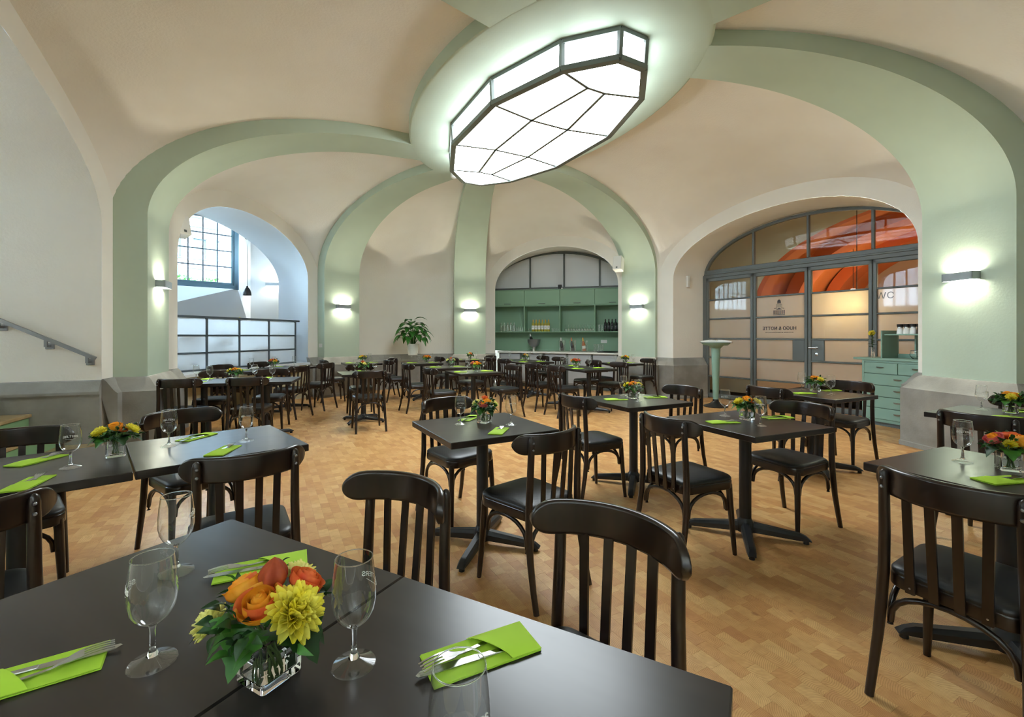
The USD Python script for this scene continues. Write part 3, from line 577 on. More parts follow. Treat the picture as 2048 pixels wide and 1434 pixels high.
slab([(*WB, WZ0 - .05), (*WL, WZ0 - .05), (*inL, 1.40), (*inR, 1.40)], 'sill_white', alc)
slab([(*inR, .6), (*inR, 1.40), (*inL, 1.40), (*inL, .6)], 'white_wall', alc)
slab([(*WL, .6), (*WL, 4.4), (-6.3, 5.3, 4.4), (-6.3, 5.3, .6)], 'white_wall', alc)
slab([(-5.95, 5.6, 3.49), (-5.42, 10.45, 3.49), (-5.42, 10.45, 4.4), (-5.95, 5.6, 4.4)], 'sill_white', alc)
slab([(-5.2, 5.0, 4.4), (-4.6, 11.4, 4.4), (-6.6, 11.2, 4.4), (-9.0, 7.2, 4.4)], 'sill_white', alc)
slab([(-5.42, 10.45, .6), (-4.9, 11.2, .6), (-4.9, 11.2, 4.4), (-5.42, 10.45, 4.4)], 'white_wall', alc)
win = tag(UsdGeom.Xform.Define(stage, numbered('/World', 'window_3')), 'tall barred window with dark teal frame in the raised alcove', 'window', kind='structure')
def wb(name, a, b, y0, y1, z0, z1, m='teal_frame'): return obj(name, into(bx(a, b, y0, y1, z0, z1, .004), FW), m, win, smooth=False)
wb('frame', 0, WIN_W, -.03, .08, WZ0 - .09, WZ0); wb('frame', 0, WIN_W, -.03, .08, WZ1, WZ1 + .08); wb('frame', -.02, .07, -.03, .08, WZ0 - .09, WZ1); wb('frame', WIN_W - .07, WIN_W, -.03, .08, WZ0, WZ1)
wb('sash_rail', .07, WIN_W - .07, -.01, .05, WZ0, WZ0 + .05); wb('sash_stile', .07, .12, -.01, .05, WZ0, WZ1)
GB = [.12 + .262 * k for k in range(11)]
for s in GB[1:]: wb('glazing_bar', s - .011, s + .011, .0, .03, WZ0, WZ1, 'railing_metal')
GZ = [WZ0 + .05 + .345 * k for k in range(6)]
for z in GZ[1:]: wb('glazing_bar', .1, WIN_W - .07, .0, .03, z - .011, z + .011, 'railing_metal')
wb('pane', .1, WIN_W - .07, .012, .018, WZ0 + .03, WZ1, 'pane_clear')
# railing
RO, RE = np.array([-5.15, 6.86]), unit([.62, 2.54]); RL = 2.615; FR = frame_m((RO[0], RO[1], 0), RE, np.array([-RE[1], RE[0]]))
rail = thing('glass_railing', 'dark framed railing with frosted panes in front of the alcove', 'railing')
def rb(name, a, b, z0, z1, d=.03, m='railing_metal', y0=-.015): return obj(name, into(bx(a, b, y0, y0 + d, z0, z1, .003), FR), m, rail, smooth=False)
PS = [-.62, 0.02, .55, 1.20, 1.89, RL]
RZ = [.76, 1.035, 1.318, 1.60]
for s in PS[1:] + [-.6]: rb('post', s - .018, s + .018, .745, 1.60)
for z in RZ[:3]: rb('cross_rail', -.6, RL, z - .014, z + .014)
rb('hand_rail', -.6, RL + .10, 1.60, 1.635, .06, y0=-.03)
for a, b in zip(PS[:-1], PS[1:]):
    for z0, z1 in zip(RZ[:-1], RZ[1:]): rb('frosted_pane', a + .018, b - .018, z0 + .014, z1 - .014, .006, 'satin_glass', -.003)
# street
out = tag(UsdGeom.Xform.Define(stage, numbered('/World', 'ground_street')), 'pale street outside the alcove window', 'street', kind='structure')
def wpt(s, n, z): p = WB + WE * s + WN * n; return (float(p[0]), float(p[1]), z)
slab([wpt(0, .12, 2.2), wpt(14, .12, 2.2), wpt(40, 60, 2.2), wpt(0, 60, 2.2)], 'ground_grey', out, 'paving'); slab([wpt(-40, 1.9, 2.2), wpt(0, 1.9, 2.2), wpt(0, 60, 2.2), wpt(-40, 60, 2.2)], 'ground_grey', out, 'paving')
fac = thing('street_facade', 'pale town house facade across the street seen through the alcove window', 'building')
FX = frame_m(wpt(0, 38, 0), WE, WN)
wins = [(-9.0 + 1.9 * k, z) for k in range(12) for z in (4.6, 8.4, 12.2)]
wall_poly = sbox(-14, 2.2, 20, 18)
for s, z in wins: wall_poly = wall_poly.difference(sbox(s, z, s + .95, z + 1.75))
m = extr(wall_poly, .4); m.apply_transform([[1, 0, 0, 0], [0, 0, 1, 0], [0, 1, 0, 0], [0, 0, 0, 1]]); m.fix_normals(); obj('masonry', into(m, FX), 'facade', fac, smooth=False)
for z in (7.4, 11.2, 15.0): obj('cornice', into(bx(-14, 20, -.25, 0, z, z + .28), FX), 'facade_trim', fac, smooth=False)
for s, z in wins:
    w_ = obj('window', into(cat(bx(s - .1, s, -.08, .1, z - .1, z + 1.85), bx(s + .95, s + 1.05, -.08, .1, z - .1, z + 1.85), bx(s - .1, s + 1.05, -.08, .1, z + 1.75, z + 1.88), bx(s - .15, s + 1.1, -.15, .1, z - .14, z)), FX), 'teal_frame', fac, smooth=False)
    obj('window_pane', into(bx(s, s + .95, .2, .22, z, z + 1.75), FX), 'outside_pane', w_, smooth=False)
aw = thing('shop_awning', 'pale teal awning across the street below the far windows', 'awning'); FA = frame_m(wpt(0, 16, 0), WE, WN)
obj('canvas', into(hull([(s, y, z) for s in (-2.2, 8) for y, z in ((0, 4.25), (1.6, 5.0), (1.6, 4.9), (0, 4.15))]), FA), 'awning_cloth', aw, smooth=False); obj('valance', into(bx(-2.2, 8, -.03, 0, 3.95, 4.25), FA), 'teal_frame', aw, smooth=False)
for s in (-2, 2.6, 7.6): obj('awning_post', into(bx(s, s + .08, .0, .08, 2.2, 4.2), FA), 'railing_metal', aw, smooth=False)
hg = thing('street_hedge', 'clipped leafy hedge on the street outside the alcove window', 'hedge'); FH = frame_m(wpt(0, 6.2, 0), WE, WN)
hr = np.random.default_rng(3); lv, lf = [], []
for k in range(5200):
    c = np.array([hr.uniform(-1.6, 7), hr.choice([0, hr.random()]) * .6 + hr.normal(0, .03), 2.2 + hr.random() * 1.05]); a, b = hr.normal(size=3), hr.normal(size=3); a = unit(a) * .055; b = unit(np.cross(a, b)) * .03
    lv += [c - a, c + b, c + a, c - b]; lf += [(4 * k, 4 * k + 1, 4 * k + 2), (4 * k, 4 * k + 2, 4 * k + 3)]
obj('foliage', into(T(lv, lf), FH), 'leaf_mid', hg, smooth=False); obj('hedge_core', into(bx(-1.6, 7, .08, .5, 2.2, 3.15, .05), FH), 'hedge_green', hg, smooth=False)
pil = thing('gate_pillar', 'pale masonry gate pillar outside the alcove window', 'pillar'); obj('shaft', into(bx(-1.35, -.75, 4.4, 4.9, 2.2, 6.4, .02), FW), 'facade', pil, smooth=False); obj('cap', into(bx(-1.4, -.7, 4.35, 4.95, 6.4, 6.55, .02), FW), 'facade_trim', pil, smooth=False)

# ------------------------------------------------------------------ stairs on the left
KD = unit([-.92, -.38]); KS = np.array([KD[1], -KD[0]])                   # along the flight, across it towards the viewer
if KS @ np.array([.4, -.9]) < 0: KS = -KS
S0 = wall_xy(-77.5); FS = frame_m((S0[0], S0[1], 0), KD, KS)
sw = tag(UsdGeom.Xform.Define(stage, numbered('/World', 'wall_stairwell')), 'white stairwell wall rising beside the handrail', 'wall', kind='structure')
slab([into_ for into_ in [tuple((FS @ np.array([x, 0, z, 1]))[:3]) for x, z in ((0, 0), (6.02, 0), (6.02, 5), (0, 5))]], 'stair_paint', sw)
s1 = wall_xy(-115.5); opp = float((s1 - S0) @ KS)
reveal(-115.5, -77.5, (*(S0 + KS * (opp + .05) + KD * 6.0),), (*(S0 + KD * 6.0 + KS * .002),), 'white_wall', stair_wall, zc=4.6, zs=3.4)
def sp(x, y, z): return tuple((FS @ np.array([x, y, z, 1]))[:3])
slab([sp(0, opp + .2, 0), sp(6, opp + .2, 0), sp(6, opp + .2, 5), sp(0, opp + .2, 5)], 'white_wall', sw)
slab([sp(-2.5, -.1, 5), sp(6, -.1, 5), sp(6, opp + .9, 5), sp(-2.5, opp + .9, 5)], 'white_wall', sw); slab([sp(6, 0, 4.3), sp(6, opp + .2, 4.3), sp(6, opp + .2, 5), sp(6, 0, 5)], 'white_wall', sw); slab([sp(6, 1.2, 2.5), sp(6, opp + .2, 2.9), sp(6, opp + .2, 4.3), sp(6, 1.2, 4.3)], 'white_wall', sw)
slab([sp(6, 0, 0), sp(6, opp + .2, 0), sp(6, opp + .2, 2.6), sp(6, 0, 2.6)], 'white_wall', sw)
w4 = tag(UsdGeom.Xform.Define(stage, numbered('/World', 'window_4')), 'unseen window added at the head of the stairs for bluish daylight', 'window', kind='structure')  # out-of-view opening, added to bring bluish daylight onto the stair wall
for y in np.linspace(0, 1.2, 4): obj('mullion', into(bx(5.97, 6.03, y - .03, y + .03, 2.6, 4.3), FS), 'teal_frame', w4, smooth=False)
# plinth along the stair wall
obj('stone_plinth', into(cat(hull([(x, y, z) for x in (.0, 3.0) for y, z in ((0, 0), (.05, 0), (.05, .69), (.0, .69))]), hull([(x, y, z) for x in (.0, 3.0) for y, z in ((0, .69), (.07, .69), (.07, .72), (.02, .83), (0, .84))])), FS), 'stone', sw, smooth=False)
for k, (x0, z) in enumerate(((.03, .17), (.30, .343), (.54, .517), (.82, .69), (1.1, .86), (1.38, 1.03))):
    st = tag(UsdGeom.Xform.Define(stage, numbered('/World', 'step')), ['lowest', 'second', 'third', 'fourth', 'fifth', 'sixth'][k] + ' wooden stair step with green riser, on the left', 'stair step', kind='structure')
    obj('tread', into(bx(x0, x0 + (.32 if k < 5 else 3.5), .055, opp, z - .035, z, .006), FS), 'tread_wood', st, smooth=False)
    obj('riser', into(bx(x0 + .025, x0 + .05, .055, opp, 0 if k == 0 else z - .175, z - .035), FS), 'stair_green', st, smooth=False)
hr_ = thing('stair_handrail', 'grey square steel handrail on brackets rising up the stair wall', 'handrail')
def hp(x): return np.array(sp(x, .085, 1.095 + .53 * (x - .06)))
obj('rail_bar', beam(hp(.02), hp(2.6), .035, .035), 'dull_steel', hr_, smooth=False)
for x in (.09, .42, .78, 1.2):
    z = 1.095 + .53 * (x - .06)
    b_ = obj('bracket', into(cat(bx(x - .012, x + .012, .07, .095, z - .085, z - .01), bx(x - .012, x + .012, .02, .09, z - .085, z - .06)), FS), 'dull_steel', hr_, smooth=False); obj('bracket_plate', into(bx(x - .035, x + .035, .0, .02, z - .11, z - .045, .003), FS), 'dull_steel', b_, smooth=False)

# ------------------------------------------------------------------ alcove behind the viewer, with its window
rb0, rb1 = wall_xy(206), wall_xy(233); cm = (rb0 + rb1) / 2; ro = unit(cm - C0); rs = np.array([-ro[1], ro[0]]); FV = frame_m((cm[0], cm[1], 0), rs, ro)
reveal(206, 233, cm + rs * -2.4 + ro * 1.0 if (rb0 - cm) @ rs < 0 else cm + rs * 2.4 + ro * 1.0, cm + rs * 2.4 + ro * 1.0 if (rb0 - cm) @ rs < 0 else cm - rs * 2.4 + ro * 1.0, 'white_wall', SIDES[0])
va = tag(UsdGeom.Xform.Define(stage, numbered('/World', 'wall_viewer_alcove')), 'white alcove behind the viewer', 'wall', kind='structure')
def vp(x, y, z): return tuple((FV @ np.array([x, y, z, 1]))[:3])
for q in ([(-2.6, .9, 0), (-2.6, 2.6, 0), (-2.6, 2.6, 4), (-2.6, .9, 4)], [(2.6, .9, 0), (2.6, 2.6, 0), (2.6, 2.6, 4), (2.6, .9, 4)], [(-2.6, .9, 3.9), (2.6, .9, 3.9), (2.6, 2.6, 3.9), (-2.6, 2.6, 3.9)], [(-2.6, 2.6, 0), (2.6, 2.6, 0), (2.6, 2.6, 1.9), (-2.6, 2.6, 1.9)],
          [(-2.6, 2.6, 1.9), (-1.3, 2.6, 1.9), (-1.3, 2.6, 4), (-2.6, 2.6, 4)], [(1.3, 2.6, 1.9), (2.6, 2.6, 1.9), (2.6, 2.6, 4), (1.3, 2.6, 4)], [(-2.6, -.4, -.004), (2.6, -.4, -.004), (2.6, 2.6, -.004), (-2.6, 2.6, -.004)]):
    slab([vp(*p) for p in q], 'white_wall' if q[0][2] >= 0 else 'tread_wood', va)
slab([vp(*p) for p in [(-1.3, 2.6, 1.9), (1.3, 2.6, 1.9), (1.3, 2.6, 4), (-1.3, 2.6, 4)]], 'white_wall', va)

# ------------------------------------------------------------------ ceiling lamp
ZB = 3.86
lamp = thing('ceiling_lamp', 'large faceted ceiling lamp of white panes in a dark grey frame', 'lamp', (C0[0], C0[1], 0), math.degrees(math.atan2(AX[1], AX[0])))
OUT = [(1.87, .155), (1.47, .515), (.59, .82), (-.59, .82), (-1.47, .515), (-1.87, .155)]; OUT = OUT + [(u, -v) for u, v in OUT[::-1]]
top = [(u * 1.012, v * 1.02) for u, v in OUT]
def frustum(a, b, w): return beam(a, b, w, w)
EB = [(*p, ZB) for p in OUT]; ET = [(*p, ZM - .02) for p in top]; nE = len(OUT)
fr = []
for k in range(nE):
    fr += [beam(EB[k], EB[(k + 1) % nE], .065, .05), beam(ET[k], ET[(k + 1) % nE], .035, .045), beam(EB[k], ET[k], .04, .04, up=(1, 0, 0))]
obj('frame', cat(*fr), 'lamp_frame', lamp, smooth=False)
for k in range(nE):
    a, b, c, d = [np.array(p) for p in (EB[k], EB[(k + 1) % nE], ET[(k + 1) % nE], ET[k])]; ce = (a + b + c + d) / 4; inn = np.array([-ce[0] * .004, -ce[1] * .01, 0])
    obj('side_pane', T([p + inn for p in (a, b, c, d)], [(0, 1, 2), (0, 2, 3)]), 'lamp_side', lamp, smooth=False)
RU = {1.47: 1.35, .59: .48}; RV = {1.47: .11, .59: .257}
def row(sgn, u): return [(sgn * u, -dict([(1.47, .515), (.59, .82)])[u]), (sgn * RU[u], -RV[u]), (sgn * RU[u], RV[u]), (sgn * u, dict([(1.47, .515), (.59, .82)])[u])]
rows_ = [row(-1, 1.47), row(-1, .59), row(1, .59), row(1, 1.47)]
cells = [[rows_[i][j], rows_[i + 1][j], rows_[i + 1][j + 1], rows_[i][j + 1]] for i in range(3) for j in range(3)]
for sg, r in ((-1, rows_[0]), (1, rows_[3])): cells.append([r[0], r[1], r[2], r[3], (sg * 1.87, .155), (sg * 1.87, -.155)])
for c in cells:
    m = extr(c, .003, ZB + .004); obj('bottom_pane', m, 'lamp_white', lamp, smooth=False)
for r in rows_:
    for a, b in zip(r[:-1], r[1:]): obj('glazing_bar', beam((*a, ZB), (*b, ZB), .03, .02), 'lamp_frame', lamp, smooth=False)
for j in (1, 2):
    for i in range(3): obj('glazing_bar', beam((*rows_[i][j], ZB), (*rows_[i + 1][j], ZB), .03, .02), 'lamp_frame', lamp, smooth=False)

# ------------------------------------------------------------------ wall lamps
def sconce(label, x, y, ang, z=1.955, group=None):
    t = thing('wall_lamp', label, 'wall lamp', (x, y, z), ang)
    W_, D_, H_ = .31, .10, .042
    sh = cat(bx(-W_ / 2, W_ / 2, -D_, -D_ + .005, -H_, H_), bx(-W_ / 2, W_ / 2, -.006, -.0005, -H_, H_), bx(-W_ / 2, -W_ / 2 + .005, -D_, -.001, -H_, H_), bx(W_ / 2 - .005, W_ / 2, -D_, -.001, -H_, H_))
    obj('housing', sh, 'lamp_steel', t, smooth=False)
    obj('light_strip', bx(-W_ / 2 + .02, W_ / 2 - .02, -.052, -.012, -.008, .008), 'sconce_glow', t, smooth=False)
    return t
LAB = {2: 'steel up-and-down wall lamp on the green pier by the stairs', 3: 'steel up-and-down wall lamp on the green pier left of the plant', 4: 'steel up-and-down wall lamp on the middle rear green pier', 5: 'steel up-and-down wall lamp on the green pier right of the bar', 6: 'steel up-and-down wall lamp on the big green pier right of the entrance'}
for i, lab in LAB.items():
    t, P, Q, w0 = PIERS[i]; d = unit(np.array(Q) - np.array(P)); sconce(lab, P[0], P[1], math.degrees(math.atan2(d[1], d[0])) + 90)
e_ = unit(np.array([-4.9, 11.2]) - np.array(pR)); q_ = np.array(pR) + e_ * .52; sconce('steel up-and-down wall lamp inside the raised window alcove', q_[0], q_[1], math.degrees(math.atan2(e_[1], e_[0])), 2.57)
pl = thing('pendant_lamp', 'small black pendant lamp hanging in the window alcove arch', 'lamp', (-5.62, 9.55, 0))
obj('canopy', lathe([(0, 3.36), (.03, 3.36), (.045, 3.38), (.045, 3.44), (0, 3.44)], 20), 'black_plastic', pl); obj('cord', tube([(0, 0, 2.33), (0, 0, 3.37)], .005, 6), 'grey_metal', pl)
obj('shade', lathe([(.016, 2.37), (.022, 2.34), (.055, 2.30), (.078, 2.23), (.082, 2.17), (.079, 2.17), (.074, 2.23), (.052, 2.295), (.018, 2.335)], 24, close=True), 'black_plastic', pl)
def speaker(label, loc, rz, w=.2, h=.32, d=.2, tilt=12):
    t = thing('speaker', label, 'speaker', loc, rz); obj('case', mv(bx(-w / 2, w / 2, -d, 0, -h / 2, h / 2, .012), (0, -.06, 0), rx=-tilt if tilt else 0), 'white_plastic', t); obj('grille', mv(bx(-w / 2 + .012, w / 2 - .012, -d - .004, -d, -h / 2 + .012, h / 2 - .012, .002), (0, -.06, 0), rx=-tilt), 'counter_white', t); obj('badge', mv(bx(-.018, .018, -d - .007, -d - .003, -h / 2 + .03, -h / 2 + .066), (0, -.06, 0), rx=-tilt), 'grey_metal', t); obj('bracket', bx(-.03, .03, -.10, 0, -.03, .03), 'grey_metal', t)
p = wall_xy(61.2); speaker('white box speaker on the right edge of the bar arch', (p[0] + .08, p[1] - .24, 2.90), -32)
speaker('tilted white box speaker in the window alcove', (-5.02, 6.72, 2.90), 62, .17, .30, .18, 16)
p = wall_xy(74.5) + (ENT_L - wall_xy(74.5)) * .45; t = thing('wall_sensor', 'slim white sensor box on the entrance reveal', 'sensor', (p[0], p[1], 2.46), math.degrees(math.atan2(*(ENT_L - wall_xy(74.5))[::-1]))); obj('case', bx(-.03, .03, -.05, -.001, -.12, .12, .008), 'white_plastic', t); obj('case_cap', bx(-.031, .031, -.052, -.001, .10, .124, .004), 'counter_white', t)
i = 3; t_, P, Q, w0 = PIERS[3]; d = unit(np.array(Q) - np.array(P)); sd = np.array([-d[1], d[0]])
for sg in (1, -1):
    p = np.array(P) + sd * sg * w0 / 2 - d * .16
    if p[0] < P[0]: wallplate('light_switch', 'white double switch plate on the left flank of the pier by the plant', (p[0] - .001, p[1], 1.10), math.degrees(math.atan2(-d[1], -d[0])), .15, .085, 2)
p = wall_xy(26.8); wallplate('thermostat', 'small white thermostat plate left of the bar arch', (p[0], p[1] - .01, 1.15), -5, .085, .085, 1)
sd_ = thing('smoke_detector', 'round white smoke detector on the vault near the lamp', 'smoke detector', (-1.0, 7.75, 4.02)); obj('base', lathe([(0, .10), (.055, .10), (.055, .02), (0, .02)], 24), 'white_plastic', sd_); obj('sensor_head', lathe([(0, 0), (.03, 0), (.048, .012), (.05, .025), (0, .025)], 24), 'white_plastic', sd_)

#@@PART3
# ------------------------------------------------------------------ furniture
def arc_y(x): return .018 - math.sqrt(.263 ** 2 - x * x)
def make_chair(name, label, loc, rz, group):
    t = thing(name, label, 'chair', loc, rz, group)
    # crest rail: bent board with rounded ends
    U = np.concatenate([[-.224, -.222], np.linspace(-.217, -.186, 6), np.linspace(-.17, .17, 13), np.linspace(.186, .217, 6), [.222, .224]])
    U = np.unique(np.round(U, 4)); R = []
    for x in U:
        xx = np.clip(x, -.2499, .2499); y = arc_y(xx) + .0; nn = unit(np.array([0 - xx, .018 - y]))
        e = max(0, (abs(x) - .175) / .0495); h = .050 * math.sqrt(max(.02, 1 - e ** 2.4)); th = .0115
        zc = .785 - .004 * e; ring = []
        for a, b in ((-1, -.8), (-1, .8), (-.6, 1), (.6, 1), (1, .8), (1, -.8), (.6, -1), (-.6, -1)):
            ring.append((x + nn[0] * a * th, y + nn[1] * a * th, zc + b * h))
        R.append(ring)
    R = np.array(R); m = grid(R, closed_v=True); ends = [T(np.vstack([r, r.mean(0)]), [(j, (j + 1) % 8, 8) for j in range(8)]) for r in (R[0], R[-1])]
    m = cat(m, *ends); m.merge_vertices(); m.fix_normals(); obj('top_rail', m, 'dark_wood', t, smooth=50)
    for s in (-1, 1):
        p = [(.198, -.262, 0), (.195, -.238, .10), (.190, -.214, .22), (.186, -.199, .34), (.181, -.193, .46), (.177, -.197, .60), (.176, -.203, .72), (.176, -.206, .80), (.176, -.206, .818), (.176, -.206, .826)]
        r = [.0145, .0155, .017, .018, .0185, .0180, .0172, .0165, .013, .004]
        leg = obj('rear_leg', tube([(s * x, y, z) for x, y, z in p], r, 12), 'dark_wood', t, smooth=50)
        for z in (.765, .797): obj('bolt', mv(lathe([(0, .005), (.004, .0042), (.0065, 0), (.0065, -.004)], 10), (s * .176, -.222, z), rx=90), 'dull_steel', leg)
        q = [(.172, .158, .425), (.176, .166, .30), (.184, .178, .12), (.190, .188, 0)]
        obj('front_leg', tube([(s * x, y, z) for x, y, z in q], [.019, .0185, .0155, .0125], 12), 'dark_wood', t, smooth=50)
    for x in (-.104, -.035, .035, .104):
        y1 = arc_y(x) + .004
        sl = obj('slat', hull([(x * k + i * .0135, y + j * .0045, z) for k, y, z in ((1, y1, .742), (.94, -.2065, .405)) for i in (-1, 1) for j in (-1, 1)]), 'dark_wood', t, smooth=False)
        obj('screw', mv(lathe([(0, .0015), (.003, .001), (.004, 0)], 8), (x * .945, -.2112, .425), rx=90), 'dull_steel', sl)
    def outline(k, n=9):
        P = []
        for cx, cy, a0 in ((.198 - .075, .20 - .075, 0), (-.198 + .075, .20 - .075, 90), (-.178 + .055, -.195 + .055, 180), (.178 - .055, -.195 + .055, 270)):
            rr_ = .075 if cy > 0 else .055
            for a in np.radians(np.linspace(a0, a0 + 90, n)): P.append(((cx + rr_ * math.cos(a)), (cy + rr_ * math.sin(a))))
        P = np.array(P); d = unit_rows(P - np.array([0, .0])); return P - d * k
    rings = [(0.006, .402), (0, .408), (0, .444), (.005, .450), (.03, .451), (.03, .402)]
    R = np.array([[(x, y, z) for x, y in outline(k)] for k, z in rings]); m = grid(R, closed_v=True, closed_u=True); m.fix_normals(); obj('seat_frame', m, 'dark_wood', t, smooth=40)
    cs = [(.006, .448), (.002, .455), (.002, .462), (.008, .470), (.022, .477), (.05, .4825), (.09, .486), (.14, .488), (.17, .4885)]
    R = np.array([[(x, y, z) for x, y in outline(k)] for k, z in cs]); m = grid(R, closed_v=True); v = np.vstack([m.vertices, [(0, 0, .4887)]]); e = (len(cs) - 1) * R.shape[1]
    m = T(v, list(m.faces) + [(e + j, e + (j + 1) % R.shape[1], len(v) - 1) for j in range(R.shape[1])]); m.fix_normals(); obj('cushion', m, 'leather', t, smooth=True)
    def brace(p, q):
        p, q = np.array(p), np.array(q); mid = (p + q) / 2; hlf = (q - p) / 2; pts = [(*p, .205), (*p, .25)]
        for a in np.linspace(0, math.pi, 13)[0:]: c = mid - hlf * math.cos(a) * (1 - .0 * math.sin(a)); pts.append((*c, .27 + .125 * math.sin(a) ** .75))
        pts += [(*q, .25), (*q, .205)]; obj('bentwood_brace', tube(pts, [.007] + [.0105] * (len(pts) - 2) + [.007], 8), 'dark_wood', t, smooth=50)
    brace((-.155, .150), (.155, .150)); brace((-.162, -.19), (.162, -.19)); brace((.171, -.17), (.172, .14)); brace((-.171, -.17), (-.172, .14))
    return t
def unit_rows(P): return P / np.linalg.norm(P, axis=1, keepdims=True)

def make_table(name, label, loc, rz, group):
    t = thing(name, label, 'table', loc, rz, group)
    obj('tabletop', bx(-.349, .349, -.349, .349, .714, .75, .003), 'table_wood', t, smooth=False)
    obj('under_board', bx(-.23, .23, -.23, .23, .694, .714, .004), 'table_wood', t, smooth=False)
    obj('column', tube([(0, 0, .05), (0, 0, .694)], .037, 24), 'black_metal', t)
    obj('hub', lathe([(0, .02), (.05, .03), (.056, .06), (.05, .095), (.040, .11), (.037, .12), (0, .12)], 24), 'black_metal', t)
    for k in range(4):
        a = math.radians(45 + 90 * k); c, s = math.cos(a), math.sin(a); sec = []
        for r_, h0, h1, w in ((.03, .035, .095, .030), (.16, .030, .078, .027), (.31, .022, .062, .026), (.345, .022, .048, .024), (.372, .022, .026, .021)):
            for i, z in ((-1, h0), (1, h0), (-1, h0 + (h1 - h0) * .6), (1, h0 + (h1 - h0) * .6), (-.55, h1), (.55, h1)): sec.append((r_ * c - i * w * s, r_ * s + i * w * c, z))
        ar = obj('base_arm', hull(sec[:18] + sec[12:]), 'black_metal', t, smooth=25)
        obj('foot_pad', mv(lathe([(0, 0), (.017, 0), (.015, .024), (0, .024)], 12), (.345 * c, .345 * s, 0)), 'black_plastic', ar)
    return t

GPROF = [(0, 0), (.034, 0), (.0365, .0015), (.0355, .004), (.024, .008), (.010, .014), (.0048, .024), (.0042, .045), (.0046, .060), (.008, .0675), (.017, .073), (.027, .083), (.0335, .097), (.0365, .114), (.0362, .135), (.0342, .16), (.0312, .1845),
         (.0306, .1855), (.0298, .1845), (.0328, .16), (.0348, .135), (.0351, .114), (.032, .098), (.0255, .085), (.016, .0755), (.006, .0715), (0, .0708)]
def bowl_r(z): P = np.array(GPROF[9:17]); return np.interp(z, P[:, 1], P[:, 0])
def make_glass(name, label, loc, rz, group, printed=True):
    t = thing(name, label, 'glass', loc, rz, group)
    obj('bowl', lathe([(.003, .0665)] + GPROF[9:17] + [(.0316, .1855), (.0309, .1845)], 40), 'thin_glass', t, smooth=40)
    obj('stem', lathe([(0, .0145), (.0095, .0145)] + GPROF[6:9] + [(.006, .067), (0, .0695)], 24), 'glass', t, smooth=40); obj('foot', lathe([(.0095, .0145)] + GPROF[5:0:-1] + [(.033, .0002), (0, .0002)], 40), 'clear_foot', t, smooth=40); obj('rim', lathe([(.0308 + .0009 * math.cos(a), .1853 + .0009 * math.sin(a)) for a in np.linspace(0, 2 * math.pi, 7)[:-1]], 40, close=True), 'glass', t, smooth=60)
    if printed:
        m = meshkit.text_mesh('SELTERS', .0085, .0003, bold=True); v = np.array(m.vertices); w = v[:, 0].max(); x = v[:, 0] - w / 2
        z = .137 + v[:, 1] - .0035 * (1 - np.cos(x / (w / 2) * 1.5)); r = bowl_r(z) + .0002 + v[:, 2]; a = x / .036 - math.pi / 2
        m.vertices = np.stack([r * np.cos(a), r * np.sin(a), z], 1); obj('etched_lettering', m, 'counter_white', t, smooth=False)
        aa = np.linspace(-.45, .45, 14) - math.pi / 2
        ln = [[(bowl_r(zz) * np.cos(a) * 1.006, bowl_r(zz) * np.sin(a) * 1.006, zz) for zz in (.1305 + .003 * ((a + math.pi / 2) / .45) ** 2 - .0035, .1316 + .003 * ((a + math.pi / 2) / .45) ** 2 - .0035)] for a in aa]
        obj('etched_line', grid(ln), 'counter_white', t, smooth=False)
    return t
def make_napkin(name, label, loc, rz, group):
    t = thing(name, label, 'napkin', loc, rz, group)
    hx, hy = .1, .0425
    obj('lower_fold', cat(bx(-hx, hx, -hy, hy, 0, .0022, .0009), bx(-hx + .0015, hx - .001, -hy + .001, hy, .0022, .0044, .0009)), 'lime_deep', t, smooth=False)
    # pocket: folded over on the slant, slightly raised
    N = 9; P0 = []
    for i in range(N):
        r_ = []
        for j in range(N):
            v = j / (N - 1); y = -hy + 2 * hy * v; x0 = .012 - .055 * v; x = -hx + (x0 + hx) * i / (N - 1); lift = .0055 + .0095 * math.sin(math.pi * v) ** .5 * (i / (N - 1)) ** .35
            r_.append((x, y, lift))
        P0.append(r_)
    top_ = np.array(P0); low = top_.copy(); low[..., 2] = np.maximum(.0044, low[..., 2] - .0012)
    m = cat(grid(top_), grid(low, flip=True), grid(np.stack([top_[-1], low[-1]])), grid(np.stack([top_[:, 0], low[:, 0]])), grid(np.stack([top_[:, -1], low[:, -1]]))); obj('pocket', m, 'lime', t, smooth=30)
    return t
def bend(m, fn):
    m = m.copy(); v = np.array(m.vertices); v[:, 2] += fn(v[:, 0]); m.vertices = v; return m
def make_fork(name, label, loc, rz, group):
    t = thing(name, label, 'fork', loc, rz, group)
    prof = lambda x: .0075 + np.where(x > .05, .010 * ((x - .05) / .05).clip(0, 1) - .016 * (((x - .075) / .05).clip(0, 1)) ** 2 * .6, 0) 
    hd = [(x, s * w) for s in (1,) for x, w in ((-.06, .006), (0, .0035), (.03, .003), (.045, .005), (.055, .0105), (.066, .0125), (.072, .0125))]
    poly = Polygon(hd + [(x, -y) for x, y in hd[::-1]])
    tin = [sbox(.07, y - .0016, .112, y + .0016) for y in (-.0108, -.0036, .0036, .0108)]
    for k in tin: poly = poly.union(k)
    m = extr(poly, .0016); m = m.subdivide_to_size(.012); obj('fork_body', bend(m, lambda x: .007 + .012 * np.sin(np.clip((x - .03) / .085, 0, 1) * math.pi) * .55 + .006 * np.clip((x - .05) / .06, 0, 1)), 'steel', t, smooth=25)
    obj('grip', bend(extr([(-.065, -.0065), (-.058, -.006), (-.058, .006), (-.065, .0065), (-.068, 0)], .002), lambda x: .0068 + 0 * x), 'steel', t); return t
